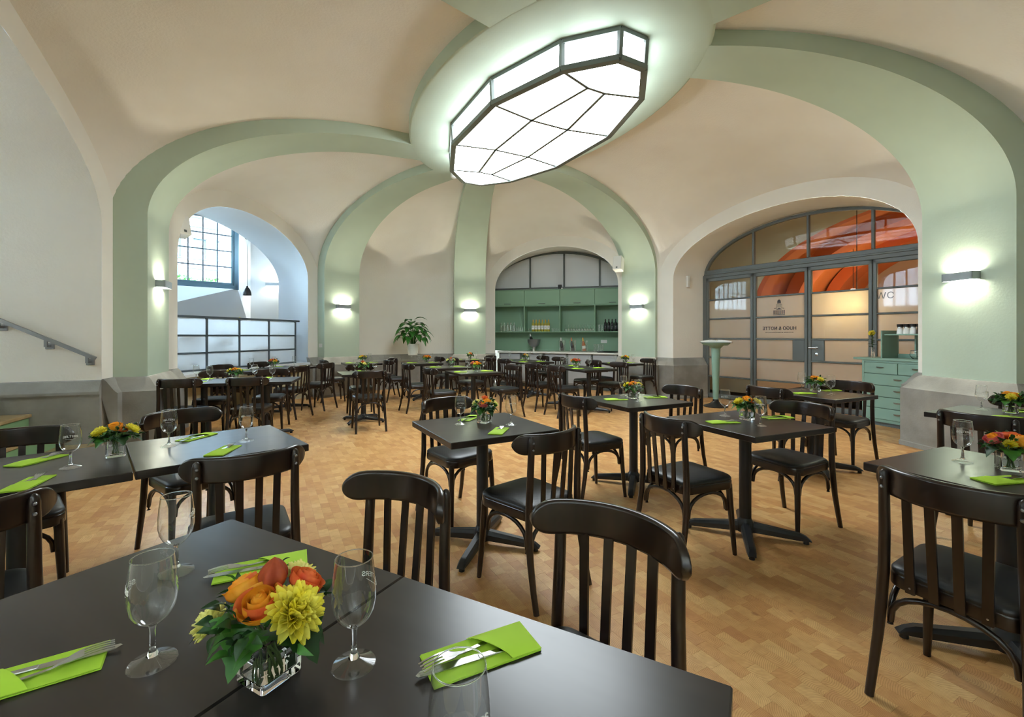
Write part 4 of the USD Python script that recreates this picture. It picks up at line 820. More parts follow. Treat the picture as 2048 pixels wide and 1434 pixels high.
def make_knife(name, label, loc, rz, group):
    t = thing(name, label, 'knife', loc, rz, group)
    obj('blade', extr([(.0, -.006), (.01, -.0085), (.085, -.0095), (.108, -.007), (.116, 0), (.112, .005), (.09, .0065), (0, .006)], .0014, .0055), 'steel', t, smooth=False)
    obj('grip', bx(-.066, .006, -.006, .006, .0048, .0082, .0012), 'steel', t, smooth=False); return t
def make_vase(name, label, loc, rz, group):
    t = thing(name, label, 'vase', loc, rz, group); h, w, iw = .078, .036, .030
    def sq(k, z, r=.006, n=4):
        return [(cx * (k - r) + r * math.cos(a), cy * (k - r) + r * math.sin(a), z) for cx, cy, a0 in ((1, 1, 0), (-1, 1, 90), (-1, -1, 180), (1, -1, 270)) for a in np.radians(np.linspace(a0, a0 + 90, n))]
    R = np.array([sq(.01, 0, .002), sq(w - .002, 0), sq(w, .003), sq(w, h - .001), sq(w - .001, h), sq(iw + .001, h), sq(iw, h - .001), sq(iw, .014), sq(iw - .004, .011), sq(.008, .011, .002)])
    m = grid(R, closed_v=True); n = R.shape[1]; e = (len(R) - 1) * n; v = np.vstack([m.vertices, [(0, 0, 0), (0, 0, .011)]]); k = len(v) - 2
    m = T(v, list(m.faces) + [(k, (j + 1) % n, j) for j in range(n)] + [(k + 1, e + j, e + (j + 1) % n) for j in range(n)]); m.fix_normals(); obj('glass_body', m, 'glass', t, smooth=35)
    obj('water', bx(-iw + .0006, iw - .0006, -iw + .0006, iw - .0006, .0118, .052, .003), 'water', t, smooth=False); return t

# ---- flowers
def petal_strip(L, w, cup, curl, nu=5, nv=3):
    P = []
    for i in range(nu):
        u = i / (nu - 1); wd = w * math.sin(math.pi * (.12 + .80 * u) ** .9) if u < 1 else w * .25
        P.append([(L * u - curl * L * u ** 3 * .3, wd * (2 * j / (nv - 1) - 1), cup * wd * (2 * j / (nv - 1) - 1) ** 2 + curl * L * .5 * u * u) for j in range(nv)])
    return grid(P)
def to_dir(m, d, roll=0.0):
    d = unit(d); up_ = np.array([0, 0, 1.0]) if abs(d[2]) < .95 else np.array([1.0, 0, 0]); s = unit(np.cross(up_, d)); u = np.cross(d, s); R = np.eye(4); R[:3, :3] = np.stack([d, s, u], 1)
    m = m.copy()
    if roll: m.apply_transform(trimesh.transformations.rotation_matrix(roll, (1, 0, 0)))
    m.apply_transform(R); return m
def basis(d):
    d = unit(d); up_ = np.array([0, 0, 1.0]) if abs(d[2]) < .95 else np.array([1.0, 0, 0]); s = unit(np.cross(up_, d)); return np.stack([s, np.cross(d, s), d], 1)
def place(m, c, d, k=1.0):
    R = np.eye(4); R[:3, :3] = basis(d) * k; R[:3, 3] = c; m = m.copy(); m.apply_transform(R); return m
def mum(r, rg, mat_='yellow_petal'):
    ps = []
    for k, (el, n, L) in enumerate(((84, 5, .42), (74, 9, .52), (62, 12, .64), (49, 15, .78), (36, 17, .90), (22, 18, .98), (8, 18, 1.0), (-8, 16, .98))):
        for j in range(n):
            a = 2 * math.pi * (j + .5 * (k % 2)) / n + rg.normal(0, .06); e = math.radians(el + rg.normal(0, 5)); d = (math.cos(e) * math.cos(a), math.cos(e) * math.sin(a), math.sin(e))
            m = to_dir(petal_strip(r * L * rg.uniform(.9, 1.08), r * .165, 1.2, .45), d); m.apply_translation((0, 0, -.12 * r)); ps.append(m)
    return ps
def rose(r, rg):
    ps = []
    for k, (rt, hgt, n, curl) in enumerate(((.14, 1.10, 2, 0), (.30, 1.10, 3, 0), (.48, 1.06, 3, .02), (.66, 1.0, 4, .08), (.86, .90, 5, .20))):
        for j in range(n):
            a0 = 2 * math.pi * j / n + k * 1.1 + rg.normal(0, .08); sp_ = 2 * math.pi / n * .72; P = []
            for u in np.linspace(0, 1, 8):
                rw = []
                for v in np.linspace(-1, 1, 9):
                    base_ = .10 + .16 * k / 4; belly = rt * 1.16
                    rr_ = base_ + (belly - base_) * math.sin(math.pi / 2 * min(1, u / .62)) - (belly - rt) * max(0, (u - .62) / .38) ** 1.4 * (1 if k < 4 else .2) + curl * max(0, (u - .7) / .3) ** 2 * .6
                    rr_ += .035 * v * (1 if k else .4); zz = hgt * u * (1 - .10 * v * v * u) - .25 - curl * .30 * max(0, (u - .78) / .22) ** 2; a = a0 + v * sp_ * (.5 + .5 * math.sin(math.pi * min(.5, .2 + u * .5)))
                    rw.append((r * rr_ * math.cos(a), r * rr_ * math.sin(a), r * zz * 1.25))
                P.append(rw)
            ps.append((min(3, k), grid(P)))
    ps.append((0, lathe([(0, -.2 * r), (.3 * r, 0), (.5 * r, .5 * r), (.28 * r, .9 * r), (0, 1.05 * r)], 10)))
    return ps
def physalis(r):
    P = []
    for u in np.linspace(0, 1, 12):
        w = math.sin(math.pi * u ** .8) ** .75 if 0 < u < 1 else 0; P.append([(r * w * (1 + .15 * math.cos(5 * a)) * math.cos(a), r * w * (1 + .15 * math.cos(5 * a)) * math.sin(a), r * (2.5 * u - .6)) for a in np.linspace(0, 2 * math.pi, 26)[:-1]])
    m = grid(P, closed_v=True); m.fix_normals(); return m
def leaf_mesh(L, w, droop=.5, fold=.35, jag=0.0, n=9):
    P = []
    for i in range(n):
        u = i / (n - 1); wd = w * (math.sin(math.pi * min(1, u ** .72)) if u < 1 else 0) * (1 + jag * (i % 2)); x = L * (u - droop * .35 * u ** 2.2); z = -L * droop * u * u * .75 + L * .12 * math.sin(math.pi * u)
        P.append([(x, wd * s, z + fold * abs(s) * wd) for s in (-1, -.5, 0, .5, 1)])
    return grid(P)
def bouquet(name, label, loc, rz, spec, seed, rad=.1, base=.078, group=None, fine=False):
    """A posy: flowers by (kind, azimuth, distance, height, size), a collar of large leaves, filler greens, stems."""
    rg = np.random.default_rng(seed); t = thing(name, label, 'flower bouquet', loc, rz, group)
    for kind, az, dist, hgt, sz in spec:
        a = math.radians(az); c = np.array([dist * math.cos(a), dist * math.sin(a), base + hgt]); d = np.array([math.cos(a) * dist * 9, math.sin(a) * dist * 9, .75])
        if kind in 'yp':
            ps = [place(m, c, d) for m in mum(sz, rg)]; mt = 'yellow_petal' if kind == 'y' else 'pale_petal'
            if fine:
                f = part('chrysanthemum', t); [obj('petal', m, mt, f, smooth=True) for m in ps]
            else: obj('chrysanthemum', ps, mt, t, smooth=True)
        elif kind in 'ork':
            rs = rose(sz, rg); inn = 'orange_petal' if kind in 'ok' else 'red_petal'; ou = {'o': 'orange_petal', 'r': 'red_petal', 'k': 'pink_petal'}[kind]
            if fine:
                f = part('rose', t); [obj('petal', place(m, c - unit(d) * sz * .4, d), inn if k < 2 or (k == 2 and kind == 'o') else ('red_petal' if kind == 'o' and rg.random() < .6 else ou), f, smooth=True) for k, m in rs]
            else:
                f = part('rose', t); obj('inner_petals', [place(m, c - unit(d) * sz * .4, d) for k, m in rs if k < 3], inn, f, smooth=True); obj('outer_petals', [place(m, c - unit(d) * sz * .4, d) for k, m in rs if k == 3], ou, f, smooth=True)
        elif kind == 'f': obj('lantern_fruit', place(physalis(sz), c, (d[0], d[1], 1.6)), 'physalis_skin', t, smooth=40)
    heads = [(np.array([d_ * math.cos(math.radians(z_)), d_ * math.sin(math.radians(z_)), base + h_]), q_) for _, z_, d_, h_, q_ in spec]
    for j in range(7):
        a = 2 * math.pi * j / 7 + rg.normal(0, .15); L = rad * rg.uniform(.66, .9)
        m = mv(leaf_mesh(L, L * .36, rg.uniform(.3, .65), .25, .30, 13), (0, 0, base + .012), rz=math.degrees(a)); obj('collar_leaf', mv(m, (.02 * math.cos(a), .02 * math.sin(a), 0)), 'leaf_mid' if j % 3 else 'leaf_dark', t, smooth=50)
    for mt, n_ in (('leaf_dark', 92), ('leaf_mid', 30)):
        ms = []
        for j in range(n_):
            a = rg.uniform(0, 2 * math.pi); el = rg.uniform(.0, .85); dd = np.array([math.cos(el) * math.cos(a), math.cos(el) * math.sin(a), math.sin(el)]); q = rad * rg.uniform(.3, .72)
            if any(np.linalg.norm(dd * (q + .02) + np.array([0, 0, base + .008]) - c_) < q_ * .95 for c_, q_ in heads): continue
            m = to_dir(leaf_mesh(rg.uniform(.026, .042), rg.uniform(.006, .010), .3, .3, 0, 5), dd + rg.normal(0, .35, 3), rg.uniform(-1, 1)); m.apply_translation(dd * q + np.array([0, 0, base + .008])); ms.append(m)
        
        if fine: [obj('sprig_leaf', q_, mt, t, smooth=50) for q_ in ms]
        else: tag(obj('filler_sprig', ms, mt, t, smooth=50), kind='stuff')
    for j in range(7):
        a = 2 * math.pi * j / 7; obj('stem', tube([(.013 * math.cos(a + 2), .013 * math.sin(a + 2), .0135), (.012 * math.cos(a), .012 * math.sin(a), base), (.03 * math.cos(a), .03 * math.sin(a), base + .03)], .0024, 6), 'stem_green', t)
    return t

# ------------------------------------------------------------------ where the tables stand: key -> (x, y, angle, how it is called)
TABLES = dict(
    TF1=(-.73, .924, -28.5, 'foreground table left of the seam'), TF2=(-.115, .59, -28.5, 'foreground table right of the seam'),
    TL1=(-2.07, 1.889, 43.1, 'stair-side table row, left half'), TL2=(-1.555, 2.37, 43.1, 'stair-side table row, right half'),
    M=(-.188, 2.852, 29.3, 'square table alone mid-floor'), R=(1.54, 2.972, 23.5, 'square table right of mid-floor'),
    C2=(1.077, 3.99, 26.6, 'table in front of the green pedestal stand'), T4=(3.012, 4.435, 25.8, 'table before the green drawer cabinet'),
    T5=(2.037, 1.845, 24.1, 'right-edge table nearest the viewer'), T6=(3.54, 3.21, 28, 'right-edge table by the pier plinth'),
    TA1=(-3.83, 5.60, 16.3, 'left pier row, pier end'), TA2=(-3.158, 5.797, 16.3, 'left pier row, aisle end'),
    TB1=(-4.19, 7.42, 76.5, 'railing-side row, near end'), TB2=(-4.027, 8.10, 76.5, 'railing-side row, far end'),
    TC=(-2.29, 6.94, 27.6, 'aisle table left of the plant'), TD=(-3.13, 9.36, 30, 'wall table under the lamp left of the plant'), TE=(-1.88, 9.4, 28, 'wall table below the potted plant'),
    TG=(-1.18, 8.15, 27, 'second table before the plant'), TH=(-.61, 7.1, 27, 'third table before the plant'), TI=(-1.08, 10.72, 27, 'rear table under the middle lamp'),
    TJ1=(.12, 10.45, 27, 'bar row, counter end'), TJ2=(.44, 9.82, 27, 'bar row, near end'), TK1=(.98, 8.42, 27, 'pair before the bar, far half'), TK2=(1.33, 7.78, 27, 'pair before the bar, near half'),
    TDD=(2.25, 9.32, 20, 'wall table right of the bar'))
CHAIRS = dict(  # key -> (x, y, heading, table, side)
    F1=(-.47, 1.36, -122, 'TF1', 'far'), F2=(.15, 1.08, -130, 'TF2', 'far'), L1=(-1.76, 1.40, 140, 'TL1', 'near'), L4=(-2.44, 2.18, -45, 'TL1', 'far'), L5=(-1.99, 2.81, -32, 'TL2', 'far'), L6=(-1.21, 2.02, 127, 'TL2', 'near'),
    M1=(.087, 2.445, 132, 'M', 'near right'), M2=(-.395, 3.336, -48, 'M', 'far left'), R1=(1.09, 2.80, 25, 'R', 'left'), R2=(1.937, 3.162, -155, 'R', 'right'), C1=(.671, 3.761, 27, 'C2', 'left'), C22=(1.493, 4.233, -152, 'C2', 'right'),
    T41=(3.42, 4.66, -153, 'T4', 'right'), T42=(2.58, 4.35, 23, 'T4', 'left'), T51=(1.635, 1.60, 28, 'T5', 'near'), T61=(3.07, 2.87, 22, 'T6', 'near'), T62=(3.98, 3.50, -152, 'T6', 'far'),
    A1=(-3.80, 5.23, 103, 'TA1', 'near'), A2=(-3.13, 5.40, 103, 'TA2', 'near'), A3=(-4.05, 6.10, -77, 'TA1', 'far'), A4=(-3.42, 6.36, -74, 'TA2', 'far'), B1=(-3.58, 7.28, 167, 'TB1', 'aisle'), B2=(-3.48, 8.06, 170, 'TB2', 'aisle'),
    B3=(-4.66, 7.40, -14, 'TB1', 'railing'), B4=(-4.48, 8.18, -14, 'TB2', 'railing'), TC1=(-2.021, 6.324, 117, 'TC', 'near'), TC2=(-2.50, 7.45, -66, 'TC', 'far'), D1=(-3.60, 9.06, 32, 'TD', 'left'), D2=(-2.72, 9.66, -150, 'TD', 'right'),
    E1=(-2.34, 9.13, 32, 'TE', 'left'), E2=(-1.42, 9.70, -150, 'TE', 'right'), G1=(-1.66, 7.88, 32, 'TG', 'left'), G2=(-.76, 8.42, -150, 'TG', 'right'), H1=(-1.09, 6.88, 30, 'TH', 'left'), H2=(-.12, 7.32, -150, 'TH', 'right'),
    I1=(-1.52, 10.42, 30, 'TI', 'left'), I2=(-.66, 10.99, -150, 'TI', 'right'), J1=(-.36, 10.24, 32, 'TJ1', 'left'), J2=(-.03, 9.58, 32, 'TJ2', 'left'), J3=(.60, 10.66, -150, 'TJ1', 'right'), J4=(.91, 10.02, -150, 'TJ2', 'right'),
    K1=(.514, 8.06, 32, 'TK1', 'left'), K2=(.86, 7.43, 28, 'TK2', 'left'), K3=(1.80, 8.08, -151, 'TK2', 'right'), K4=(1.44, 8.70, -155, 'TK1', 'right'), DD1=(1.80, 9.16, 24, 'TDD', 'left'), DD2=(2.72, 9.42, -158, 'TDD', 'right'))
first = None
for k, (x, y, a, call) in TABLES.items():
    lab = 'dark wood pedestal table: ' + call
    if first is None: first = make_table('bistro_table', lab, (x, y, 0), a, 'dark square bistro tables')
    else: dup(first, (x, y, 0), a, lab)
first = None
for k, (x, y, h, tk, side) in CHAIRS.items():
    lab = f'dark wood bistro chair, {side} side, {TABLES[tk][3]}'
    if first is None: first = make_chair('bistro_chair', lab, (x, y, 0), h - 90, 'dark wood bistro chairs')
    else: dup(first, (x, y, 0), h - 90, lab)
VASE = dict(TF1=(-.405, .752, 61, 'seam'), TL1=(-1.869, 2.121, 43), M=(-.183, 2.938, 65), R=(1.589, 3.043, 30), C2=(1.095, 4.06, 27), T4=(3.10, 4.60, 26), T5=(2.10, 1.90, 60), T6=(3.654, 3.298, 30), TA1=(-3.56, 5.78, 16), TB2=(-4.22, 7.95, 40), TC=(-2.33, 7.08, 27),
            TD=(-3.13, 9.42, 30), TE=(-1.80, 9.48, 28), TG=(-1.12, 8.25, 27), TH=(-.58, 7.18, 27), TI=(-1.00, 10.8, 27), TJ1=(.30, 10.18, 27), TK2=(1.15, 8.10, 27), TDD=(2.36, 9.38, 20))
GLASS = dict(TF1=[(-.623, .78, -62, 'left of the bouquet'), (-.804, 1.078, 118, 'behind the bouquet')], TF2=[(-.272, .775, 138, 'right of the bouquet'), (-.061, .522, 30, 'in front of the napkin')], TL1=[(-1.893, 1.929, 45, 'left of the bouquet')], TL2=[(-1.759, 2.308, 37, 'by the bouquet'), (-1.427, 2.417, 30, 'at the right end')],
             M=[(-.329, 2.872, 8, 'left'), (-.006, 2.856, 20, 'right')], R=[(1.50, 3.17, -30, 'behind'), (1.56, 2.824, -30, 'in front')], C2=[(1.05, 4.24, 0, 'behind'), (1.088, 3.887, 0, 'in front')], T4=[(3.0, 4.66, 0, 'behind'), (3.045, 4.296, 0, 'in front')], T5=[(2.024, 2.021, -40, 'beside')], T6=[(3.58, 3.431, 0, 'beside')],
             TA1=[(-4.07, 5.80, 0, 'left'), (-3.80, 5.66, 0, 'by the bouquet')], TA2=[(-3.36, 5.88, 0, 'left'), (-3.12, 5.86, 0, 'right')], TB1=[(-4.40, 7.60, 0, 'near')], TB2=[(-4.05, 8.36, 0, 'far end'), (-4.30, 8.12, 0, 'by the bouquet')], TC=[(-2.49, 7.14, 0, 'left'), (-2.13, 6.98, 0, 'right')],
             TD=[(-3.02, 9.55, 0, 'beside')], TE=[(-1.98, 9.56, 0, 'left'), (-1.72, 9.62, 0, 'right')], TG=[(-1.08, 8.02, 0, 'in front'), (-1.1, 8.42, 0, 'behind')], TH=[(-.72, 7.28, 0, 'left'), (-.46, 7.3, 0, 'right')], TI=[(-.86, 10.85, 0, 'beside')],
             TJ1=[(-.05, 10.42, 0, 'left'), (.40, 10.42, 0, 'right')], TJ2=[(.32, 9.82, 0, 'left'), (.62, 9.92, 0, 'right')], TK1=[(.93, 8.3, 0, 'by the bouquet'), (1.05, 8.62, 0, 'far')], TK2=[(1.37, 7.95, 0, 'right')], TDD=[(2.16, 9.42, 0, 'left'), (2.48, 9.22, 0, 'right')])
NAPK = dict(TF1=[(-.804, .745, 33, 'at its left end', 1), (-.612, 1.103, 205.7, 'behind the bouquet', 1)], TF2=[(-.055, .803, 207, 'under the front glass', 1)], TL1=[(-2.15, 2.04, 86, 'far side', 1), (-1.85, 1.72, 112, 'near side', 1)], TL2=[(-1.754, 2.506, 262, 'far side', 1), (-1.419, 2.213, 98, 'near side', 1)],
            M=[(-.289, 3.08, 250, 'far side', 1), (-.077, 2.669, 78, 'near side', 1)], R=[(1.378, 2.938, 8, 'left', 1), (1.83, 3.10, 190, 'right', 1)], C2=[(.92, 3.98, 10, 'left', 1), (1.313, 4.12, 190, 'right', 1)], T4=[(2.86, 4.40, 10, 'left', 0), (3.27, 4.62, 190, 'right', 0)], T5=[(1.92, 1.76, 10, 'near', 1)], T6=[(3.42, 3.12, 10, 'near', 1), (3.80, 3.36, 190, 'far', 0)],
            TA1=[(-3.97, 5.86, 100, 'far', 0), (-3.78, 5.44, 100, 'near', 0)], TA2=[(-3.28, 6.04, 100, 'far', 0)], TB1=[(-4.42, 7.40, -14, 'railing', 0)], TB2=[(-4.28, 8.2, -14, 'railing', 0), (-3.9, 8.1, 166, 'aisle', 0)], TC=[(-2.42, 7.2, 117, 'far', 0), (-2.2, 6.76, 117, 'near', 0)],
            TD=[(-3.32, 9.26, 30, 'left', 0), (-2.92, 9.46, 30, 'right', 0)], TE=[(-2.07, 9.30, 28, 'left', 0), (-1.66, 9.48, 28, 'right', 0)], TG=[(-1.37, 8.06, 20, 'left', 0), (-.97, 8.24, 20, 'right', 0)], TH=[(-.80, 6.98, 10, 'left', 0), (-.40, 7.18, 20, 'right', 0)], TI=[(-1.28, 10.62, 20, 'left', 0), (-.88, 10.68, 20, 'right', 0)],
            TJ1=[(-.08, 10.34, 27, 'left', 0), (.3, 10.55, 27, 'right', 0)], TJ2=[(.25, 9.7, 27, 'left', 0), (.63, 9.88, 27, 'right', 0)], TK1=[(.78, 8.3, 27, 'left', 0), (1.17, 8.5, 27, 'right', 0)], TK2=[(1.12, 7.68, 20, 'left', 0), (1.52, 7.88, 20, 'right', 0)], TDD=[(2.06, 9.24, 20, 'left', 0), (2.46, 9.38, 20, 'right', 0)])
def short(k): return TABLES[k][3]
vf = None
for k, v in VASE.items():
    lab = f'small square glass vase, {short(k)}'
    if vf is None: vf = make_vase('square_vase', lab, (*v[:2], .7502), v[2], 'square glass vases of the posies')
    else: dup(vf, (*v[:2], .7502), v[2], lab)
gf = None
for k, L in GLASS.items():
    for x, y, rz, w in L:
        lab = f'clear etched wine glass, {w}, {short(k)}'
        if gf is None: gf = make_glass('wine_glass', lab, (x, y, .7502), rz, 'stemmed wine glasses on the tables')
        else: dup(gf, (x, y, .7502), rz, lab)
nf = ff = kf = None
for k, L in NAPK.items():
    for x, y, rz, w, cut in L:
        lab = f'folded lime green napkin, {w}, {short(k)}'
        if nf is None: nf = make_napkin('folded_napkin', lab, (x, y, .7502), rz, 'lime green napkins on the tables')
        else: dup(nf, (x, y, .7502), rz, lab)
        if cut:
            c, s = math.cos(math.radians(rz)), math.sin(math.radians(rz))
            for nm, off, dx, tilt in (('fork', -.012, .0, 9), ('knife', .014, .005, -3)):
                loc = (x + dx * c - off * s, y + dx * s + off * c, .7502); lab = f'steel {nm} in the napkin, {w}, {short(k)}'
                if nm == 'fork':
                    if ff is None: ff = make_fork('fork', lab, loc, rz + tilt, 'forks in the lime napkins')
                    else: dup(ff, loc, rz + tilt, lab)
                else:
                    if kf is None: kf = make_knife('knife', lab, loc, rz + tilt, 'knives in the lime napkins')
                    else: dup(kf, loc, rz + tilt, lab)
SP = dict(
    A=[('y', -28, .062, .046, .056), ('o', -88, .030, .060, .033), ('f', 88, .012, .074, .0215), ('o', 162, .052, .062, .031), ('r', 35, .056, .064, .029), ('p', 205, .082, .034, .034), ('p', 78, .075, .055, .034)],
    B=[('y', -135, .06, .045, .038), ('o', 110, .020, .065, .026), ('o', -60, .02, .062, .024), ('y', 10, .06, .045, .038), ('r', -20, .035, .050, .020)],
    C=[('p', 160, .055, .05, .034), ('r', 80, .02, .085, .020), ('o', -20, .02, .065, .026), ('k', -90, .03, .045, .030), ('p', 10, .065, .045, .036)],
    D=[('o', -70, .035, .050, .038), ('r', 20, .04, .060, .030), ('k', 160, .055, .055, .032), ('y', 215, .05, .04, .028), ('r', 100, .05, .05, .028), ('o', -10, .075, .045, .028)])
bouquet('flower_bouquet', 'large posy with physalis lantern, orange roses and yellow chrysanthemum on the foreground table seam', (*VASE['TF1'][:2], .7502), 0, SP['A'], 11, .125, .076, 'posies in the square vases', fine=True)
FB_ = {}
KIND = dict(TL1=('B', 20), M=('C', 0), R=('B', -40), C2=('B', 150), T4=('B', 60), T5=('D', 10), T6=('B', 0), TA1=('B', 200), TB2=('D', 100), TC=('C', 140), TD=('B', 20), TE=('D', 0), TG=('C', 200), TH=('D', 40), TI=('C', 80), TJ1=('B', 90), TK2=('D', 170), TDD=('B', -60))
DESC = dict(B='posy of yellow chrysanthemums and orange roses', C='posy of pale chrysanthemums and mixed roses', D='posy of orange and red roses')
for k, (kd, rz) in KIND.items():
    lab = f'{DESC[kd]}, {short(k)}'; loc = (*VASE[k][:2], .7502)
    if kd not in FB_: FB_[kd] = bouquet('flower_bouquet', lab, loc, rz, SP[kd], 20 + len(FB_), .115, .076, 'posies in the square vases')
    else: dup(FB_[kd], loc, rz, lab, 'posies in the square vases')

# ------------------------------------------------------------------ potted plant on the plinth ledge
pt = thing('potted_plant', 'bushy peace lily in a white pot on the rear plinth ledge', 'potted plant', (-2.36, 10.72, .85))
obj('pot', lathe([(0, 0), (.105, 0), (.11, .004), (.14, .26), (.145, .27), (.137, .27), (.127, .22), (0, .215)], 32), 'pot_white', pt); obj('soil', lathe([(0, .225), (.112, .222), (.112, .215), (0, .215)], 20), 'sugar_brown', pt)
pr_ = np.random.default_rng(8)
for k in range(40):
    a = k * 2.399; f = k / 39; L = .27 + .15 * pr_.random(); h = .14 + .44 * (1 - f) * pr_.uniform(.75, 1.1); r0 = .05 + .17 * f ** .8
    top_ = np.array([r0 * math.cos(a), r0 * math.sin(a), .24 + h]); ste = [(.03 * math.cos(a), .03 * math.sin(a), .23), (top_[0] * .5, top_[1] * .5, .24 + h * .62), tuple(top_)]
    lf = obj('leaf', mv(leaf_mesh(L, L * .235, .15 + .55 * f, .24, 0, 10), top_, rz=math.degrees(a), ry=0), 'leaf_plant', pt, smooth=60); obj('leaf_stalk', tube(ste, .004, 5), 'leaf_plant', lf)
# wall side plinth shelf carries the pot
# ------------------------------------------------------------------ green pedestal stand with book
ps = thing('pedestal_stand', 'mint green pedestal stand with tapered column and black foot by the entrance', 'stand', (3.78, 8.35, 0))
obj('foot', lathe([(0, 0), (.21, 0), (.215, .012), (.20, .02), (.10, .06), (.055, .10), (.05, .14), (0, .14)], 36), 'black_plastic', ps); obj('column', lathe([(0, .13), (.048, .13), (.06, .55), (.062, .56), (.075, .98), (.08, 1.10), (0, 1.10)], 28), 'mint', ps)
obj('collar', lathe([(0, 1.08), (.085, 1.08), (.11, 1.11), (.14, 1.135), (0, 1.135)], 28), 'mint', ps); obj('tray_top', lathe([(0, 1.13), (.20, 1.135), (.245, 1.17), (.25, 1.185), (.235, 1.185), (.20, 1.16), (0, 1.158)], 40), 'mint', ps)
bk_ = thing('open_book', 'open reservation book lying on the mint pedestal stand', 'book', (3.78, 8.35, 1.186), -20)
obj('cover', bx(-.27, .27, -.16, .16, 0, .006, .002), 'black_plastic', bk_, smooth=False)
for s in (-1, 1):
    P = [[(s * x, y, .007 + z) for y in (-.15, .15)] for x, z in ((.0, .012), (.02, .040), (.07, .048), (.16, .036), (.255, .022))]; Q_ = [[(s * x, y, .006) for y in (-.15, .15)] for x in (0, .02, .07, .16, .255)]
    P, Q_ = np.array(P), np.array(Q_); sd1 = [grid(np.stack([P[:, j], Q_[:, j]])) for j in (0, 1)]; obj('pages', cat(grid(P), grid(Q_), *sd1, grid(np.stack([P[-1], Q_[-1]]))), 'paper_label', bk_, smooth=30)

# ------------------------------------------------------------------ green drawer cabinet with shelf unit
DE = unit([.28, -.96]); DN = np.array([-DE[1], DE[0]]); DO = np.array([5.30, 6.80]); DANG = math.degrees(math.atan2(DE[1], DE[0]))
dc = thing('drawer_cabinet', 'mint green chest of drawers beside the glass entrance', 'cabinet', (DO[0], DO[1], 0), DANG)
DW, DD_, DH = .98, .42, .955
obj('carcass', cat(bx(0, .02, 0, DD_, .06, DH), bx(DW - .02, DW, 0, DD_, .06, DH), bx(0, DW, DD_ - .02, DD_, .06, DH), bx(.02, DW - .02, .02, DD_ - .02, .08, DH - .01)), 'mint', dc, smooth=False); obj('kick_board', bx(.02, DW - .02, .03, DD_ - .03, 0, .08), 'grey_metal', dc, smooth=False)
obj('top_board', bx(-.12, DW + .02, -.035, DD_ + .02, DH, DH + .035, .004), 'mint', dc, smooth=False)
obj('face_frame', cat(bx(0, DW, -.012, .02, .06, .10), bx(0, .03, -.012, .02, .06, DH), bx(DW - .03, DW, -.012, .02, .06, DH), bx(.03, DW - .03, -.012, .02, DH - .03, DH)), 'mint', dc, smooth=False)
def drawer(x0, x1, z0, z1):
    d = obj('drawer', bx(x0 + .004, x1 - .004, -.018, .02, z0 + .004, z1 - .004, .003), 'mint', dc, smooth=False); xm, zm = (x0 + x1) / 2, (z0 + z1) / 2 + .01
    P = [[(xm + .055 * u, -.018 - .022 * (1 - u * u) ** .5 * v, zm + .010 - .020 * v * (1 - u * u) ** .5) for v in (0, .35, .7, 1)] for u in np.linspace(-1, 1, 13)]; obj('handle', grid(P), 'steel', d, smooth=True)
zz = [.10, .265, .43, .595, .76]
for a, b in zip(zz[:-1], zz[1:]): drawer(.03, DW - .03, a, b)
drawer(.03, DW / 2, .76, .925); drawer(DW / 2, DW - .03, .76, .925)
su = thing('shelf_unit', 'small mint green open shelf standing on the drawer cabinet', 'shelf', (DO[0], DO[1], DH + .035), DANG)
obj('side_panel', bx(.24, .26, .02, .36, 0, .40, .002), 'mint', su, smooth=False); obj('side_panel', bx(DW - .06, DW - .04, .02, .36, 0, .40, .002), 'mint', su, smooth=False); obj('shelf_board', bx(.26, DW - .06, .06, .34, .33, .35, .002), 'mint', su, smooth=False); obj('back_post', bx(.50, .52, .30, .36, 0, .33, .002), 'mint', su, smooth=False); obj('back_rail', bx(.26, DW - .06, .34, .36, .0, .06, .002), 'mint', su, smooth=False)
def oncab(x, y, z): p = DO + DE * x + DN * y; return (float(p[0]), float(p[1]), DH + .035 + z)
sg0 = None
for k in range(5):
    loc = oncab(.42 + .082 * k if k < 4 else .46, .14 if k < 4 else .26, .35); lab = f'glass dispenser of {"brown" if k == 3 else "white"} sugar with black lid, number {k + 1} along the shelf'
    lab = ['first white sugar shaker with black lid, at the left shelf end', 'second white sugar shaker with black lid on the shelf', 'third white sugar shaker with black lid on the shelf', 'dark shaker with black lid at the right end of the row', 'sugar shaker with black lid half hidden behind the front row'][k]
    t = thing('sugar_shaker', lab, 'sugar shaker', loc, 0, 'sugar shakers on the shelf unit')
    obj('jar', lathe([(0, 0), (.038, 0), (.040, .008), (.036, .05), (.030, .085), (.031, .10), (0, .10)], 20), 'sugar' if k != 3 else 'sugar_brown', t); obj('neck', lathe([(.0305, .085), (.0312, .084), (.0316, .098), (.031, .10)], 20), 'steel', t); obj('lid', lathe([(0, .10), (.036, .10), (.040, .135), (.038, .14), (0, .14)], 20), 'black_plastic', t)
for k in range(2):
    t = thing('glass_bowl', ['round glass bowl under the shelf, beside the post', 'round glass bowl under the shelf, by the right panel'][k], 'bowl', oncab(.62 + .18 * k, .18, .001), 0, 'glass bowls under the cabinet shelf'); obj('bowl_body', lathe([(0, 0), (.06, 0), (.085, .03), (.092, .06), (.085, .10), (.080, .115), (.077, .115), (.082, .10), (.088, .06), (.081, .032), (.056, .006), (0, .006)], 26), 'glass', t); obj('lid_rim', lathe([(.079, .114), (.083, .116), (.083, .120), (.078, .120)], 26, close=True), 'dull_steel', t)
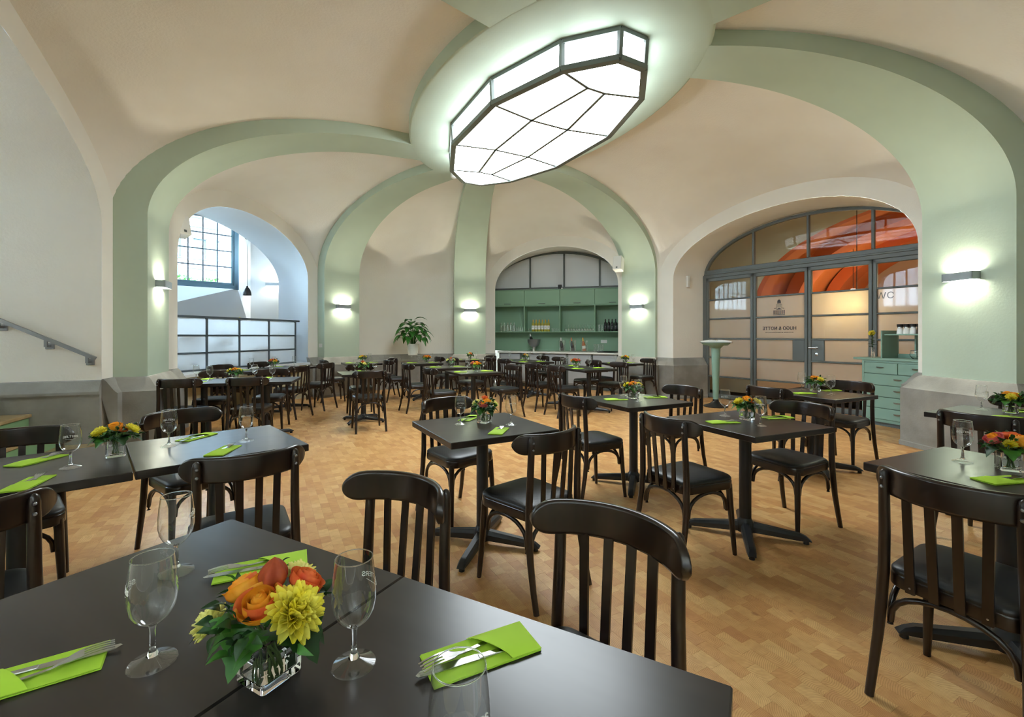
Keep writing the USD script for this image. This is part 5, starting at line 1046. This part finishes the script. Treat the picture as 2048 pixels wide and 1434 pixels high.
def single_flower(label_v, label_f, loc, h, sz, rz=0, lean=.02):
    t = thing('bud_vase', label_v, 'vase', loc); obj('glass_body', lathe([(0, 0), (.026, 0), (.028, .01), (.02, .09), (.018, .15), (.0165, .15), (.018, .09), (.025, .012), (0, .010)], 18), 'glass', t); obj('water', lathe([(0, .0115), (.0235, .0125), (.0185, .085), (0, .085)], 18), 'water', t)
    f = thing('cut_flower', label_f, 'flower', loc, rz); rg = np.random.default_rng(4); obj('stem', tube([(0, 0, .014), (0, 0, .15), (lean * .5, 0, h * .6), (lean, 0, h)], .0028, 6), 'stem_green', f)
    obj('chrysanthemum', [place(m, (lean, 0, h), (-.5, -.6, .5)) for m in mum(sz, rg)] + [place(m, (lean, 0, h), (.5, .6, -.2)) for m in mum(sz * .8, rg)], 'yellow_petal', f, smooth=True)
    for k in range(9):
        a = k * 2.4; z = .15 + (h - .19) * k / 8; obj('leaf', mv(leaf_mesh(.075, .016, .5, .3, .35, 9), (lean * z / h, 0, z), rz=math.degrees(a), ry=-25), 'leaf_dark', f, smooth=50)
single_flower('slender bud vase left of the mint shelf unit', 'single yellow chrysanthemum beside the mint shelf unit', oncab(.075, .10, .001), .36, .055, 200)

# ------------------------------------------------------------------ raised alcove furniture behind the frosted panes
rt = thing('round_table', 'dark round table behind the frosted railing panes', 'table', (-5.42, 8.72, .601)); obj('tabletop', lathe([(0, .70), (.36, .70), (.38, .715), (.38, .735), (.37, .74), (0, .74)], 40), 'table_wood', rt); obj('column', tube([(0, 0, .04), (0, 0, .70)], .035, 18), 'black_metal', rt); obj('base_disc', lathe([(0, 0), (.24, 0), (.24, .02), (.05, .05), (0, .05)], 30), 'black_metal', rt)
cs_ = [('dark chair behind the frosted railing, left of the round table', -5.32, 8.02, 100), ('dark chair behind the frosted railing, far side of the round table', -5.95, 9.25, -30), ('dark chair at the near end behind the frosted railing', -5.48, 7.30, 150), ('dark chair at the far end behind the frosted railing', -5.02, 9.35, -120)]
for lab, x, y, h in cs_: dup(first, (x, y, .6), h - 90, lab)
single_flower('slender bud vase on the round alcove table', 'single yellow chrysanthemum above the railing in the alcove', (-5.40, 8.90, 1.342), .30, .045, 0, .01)
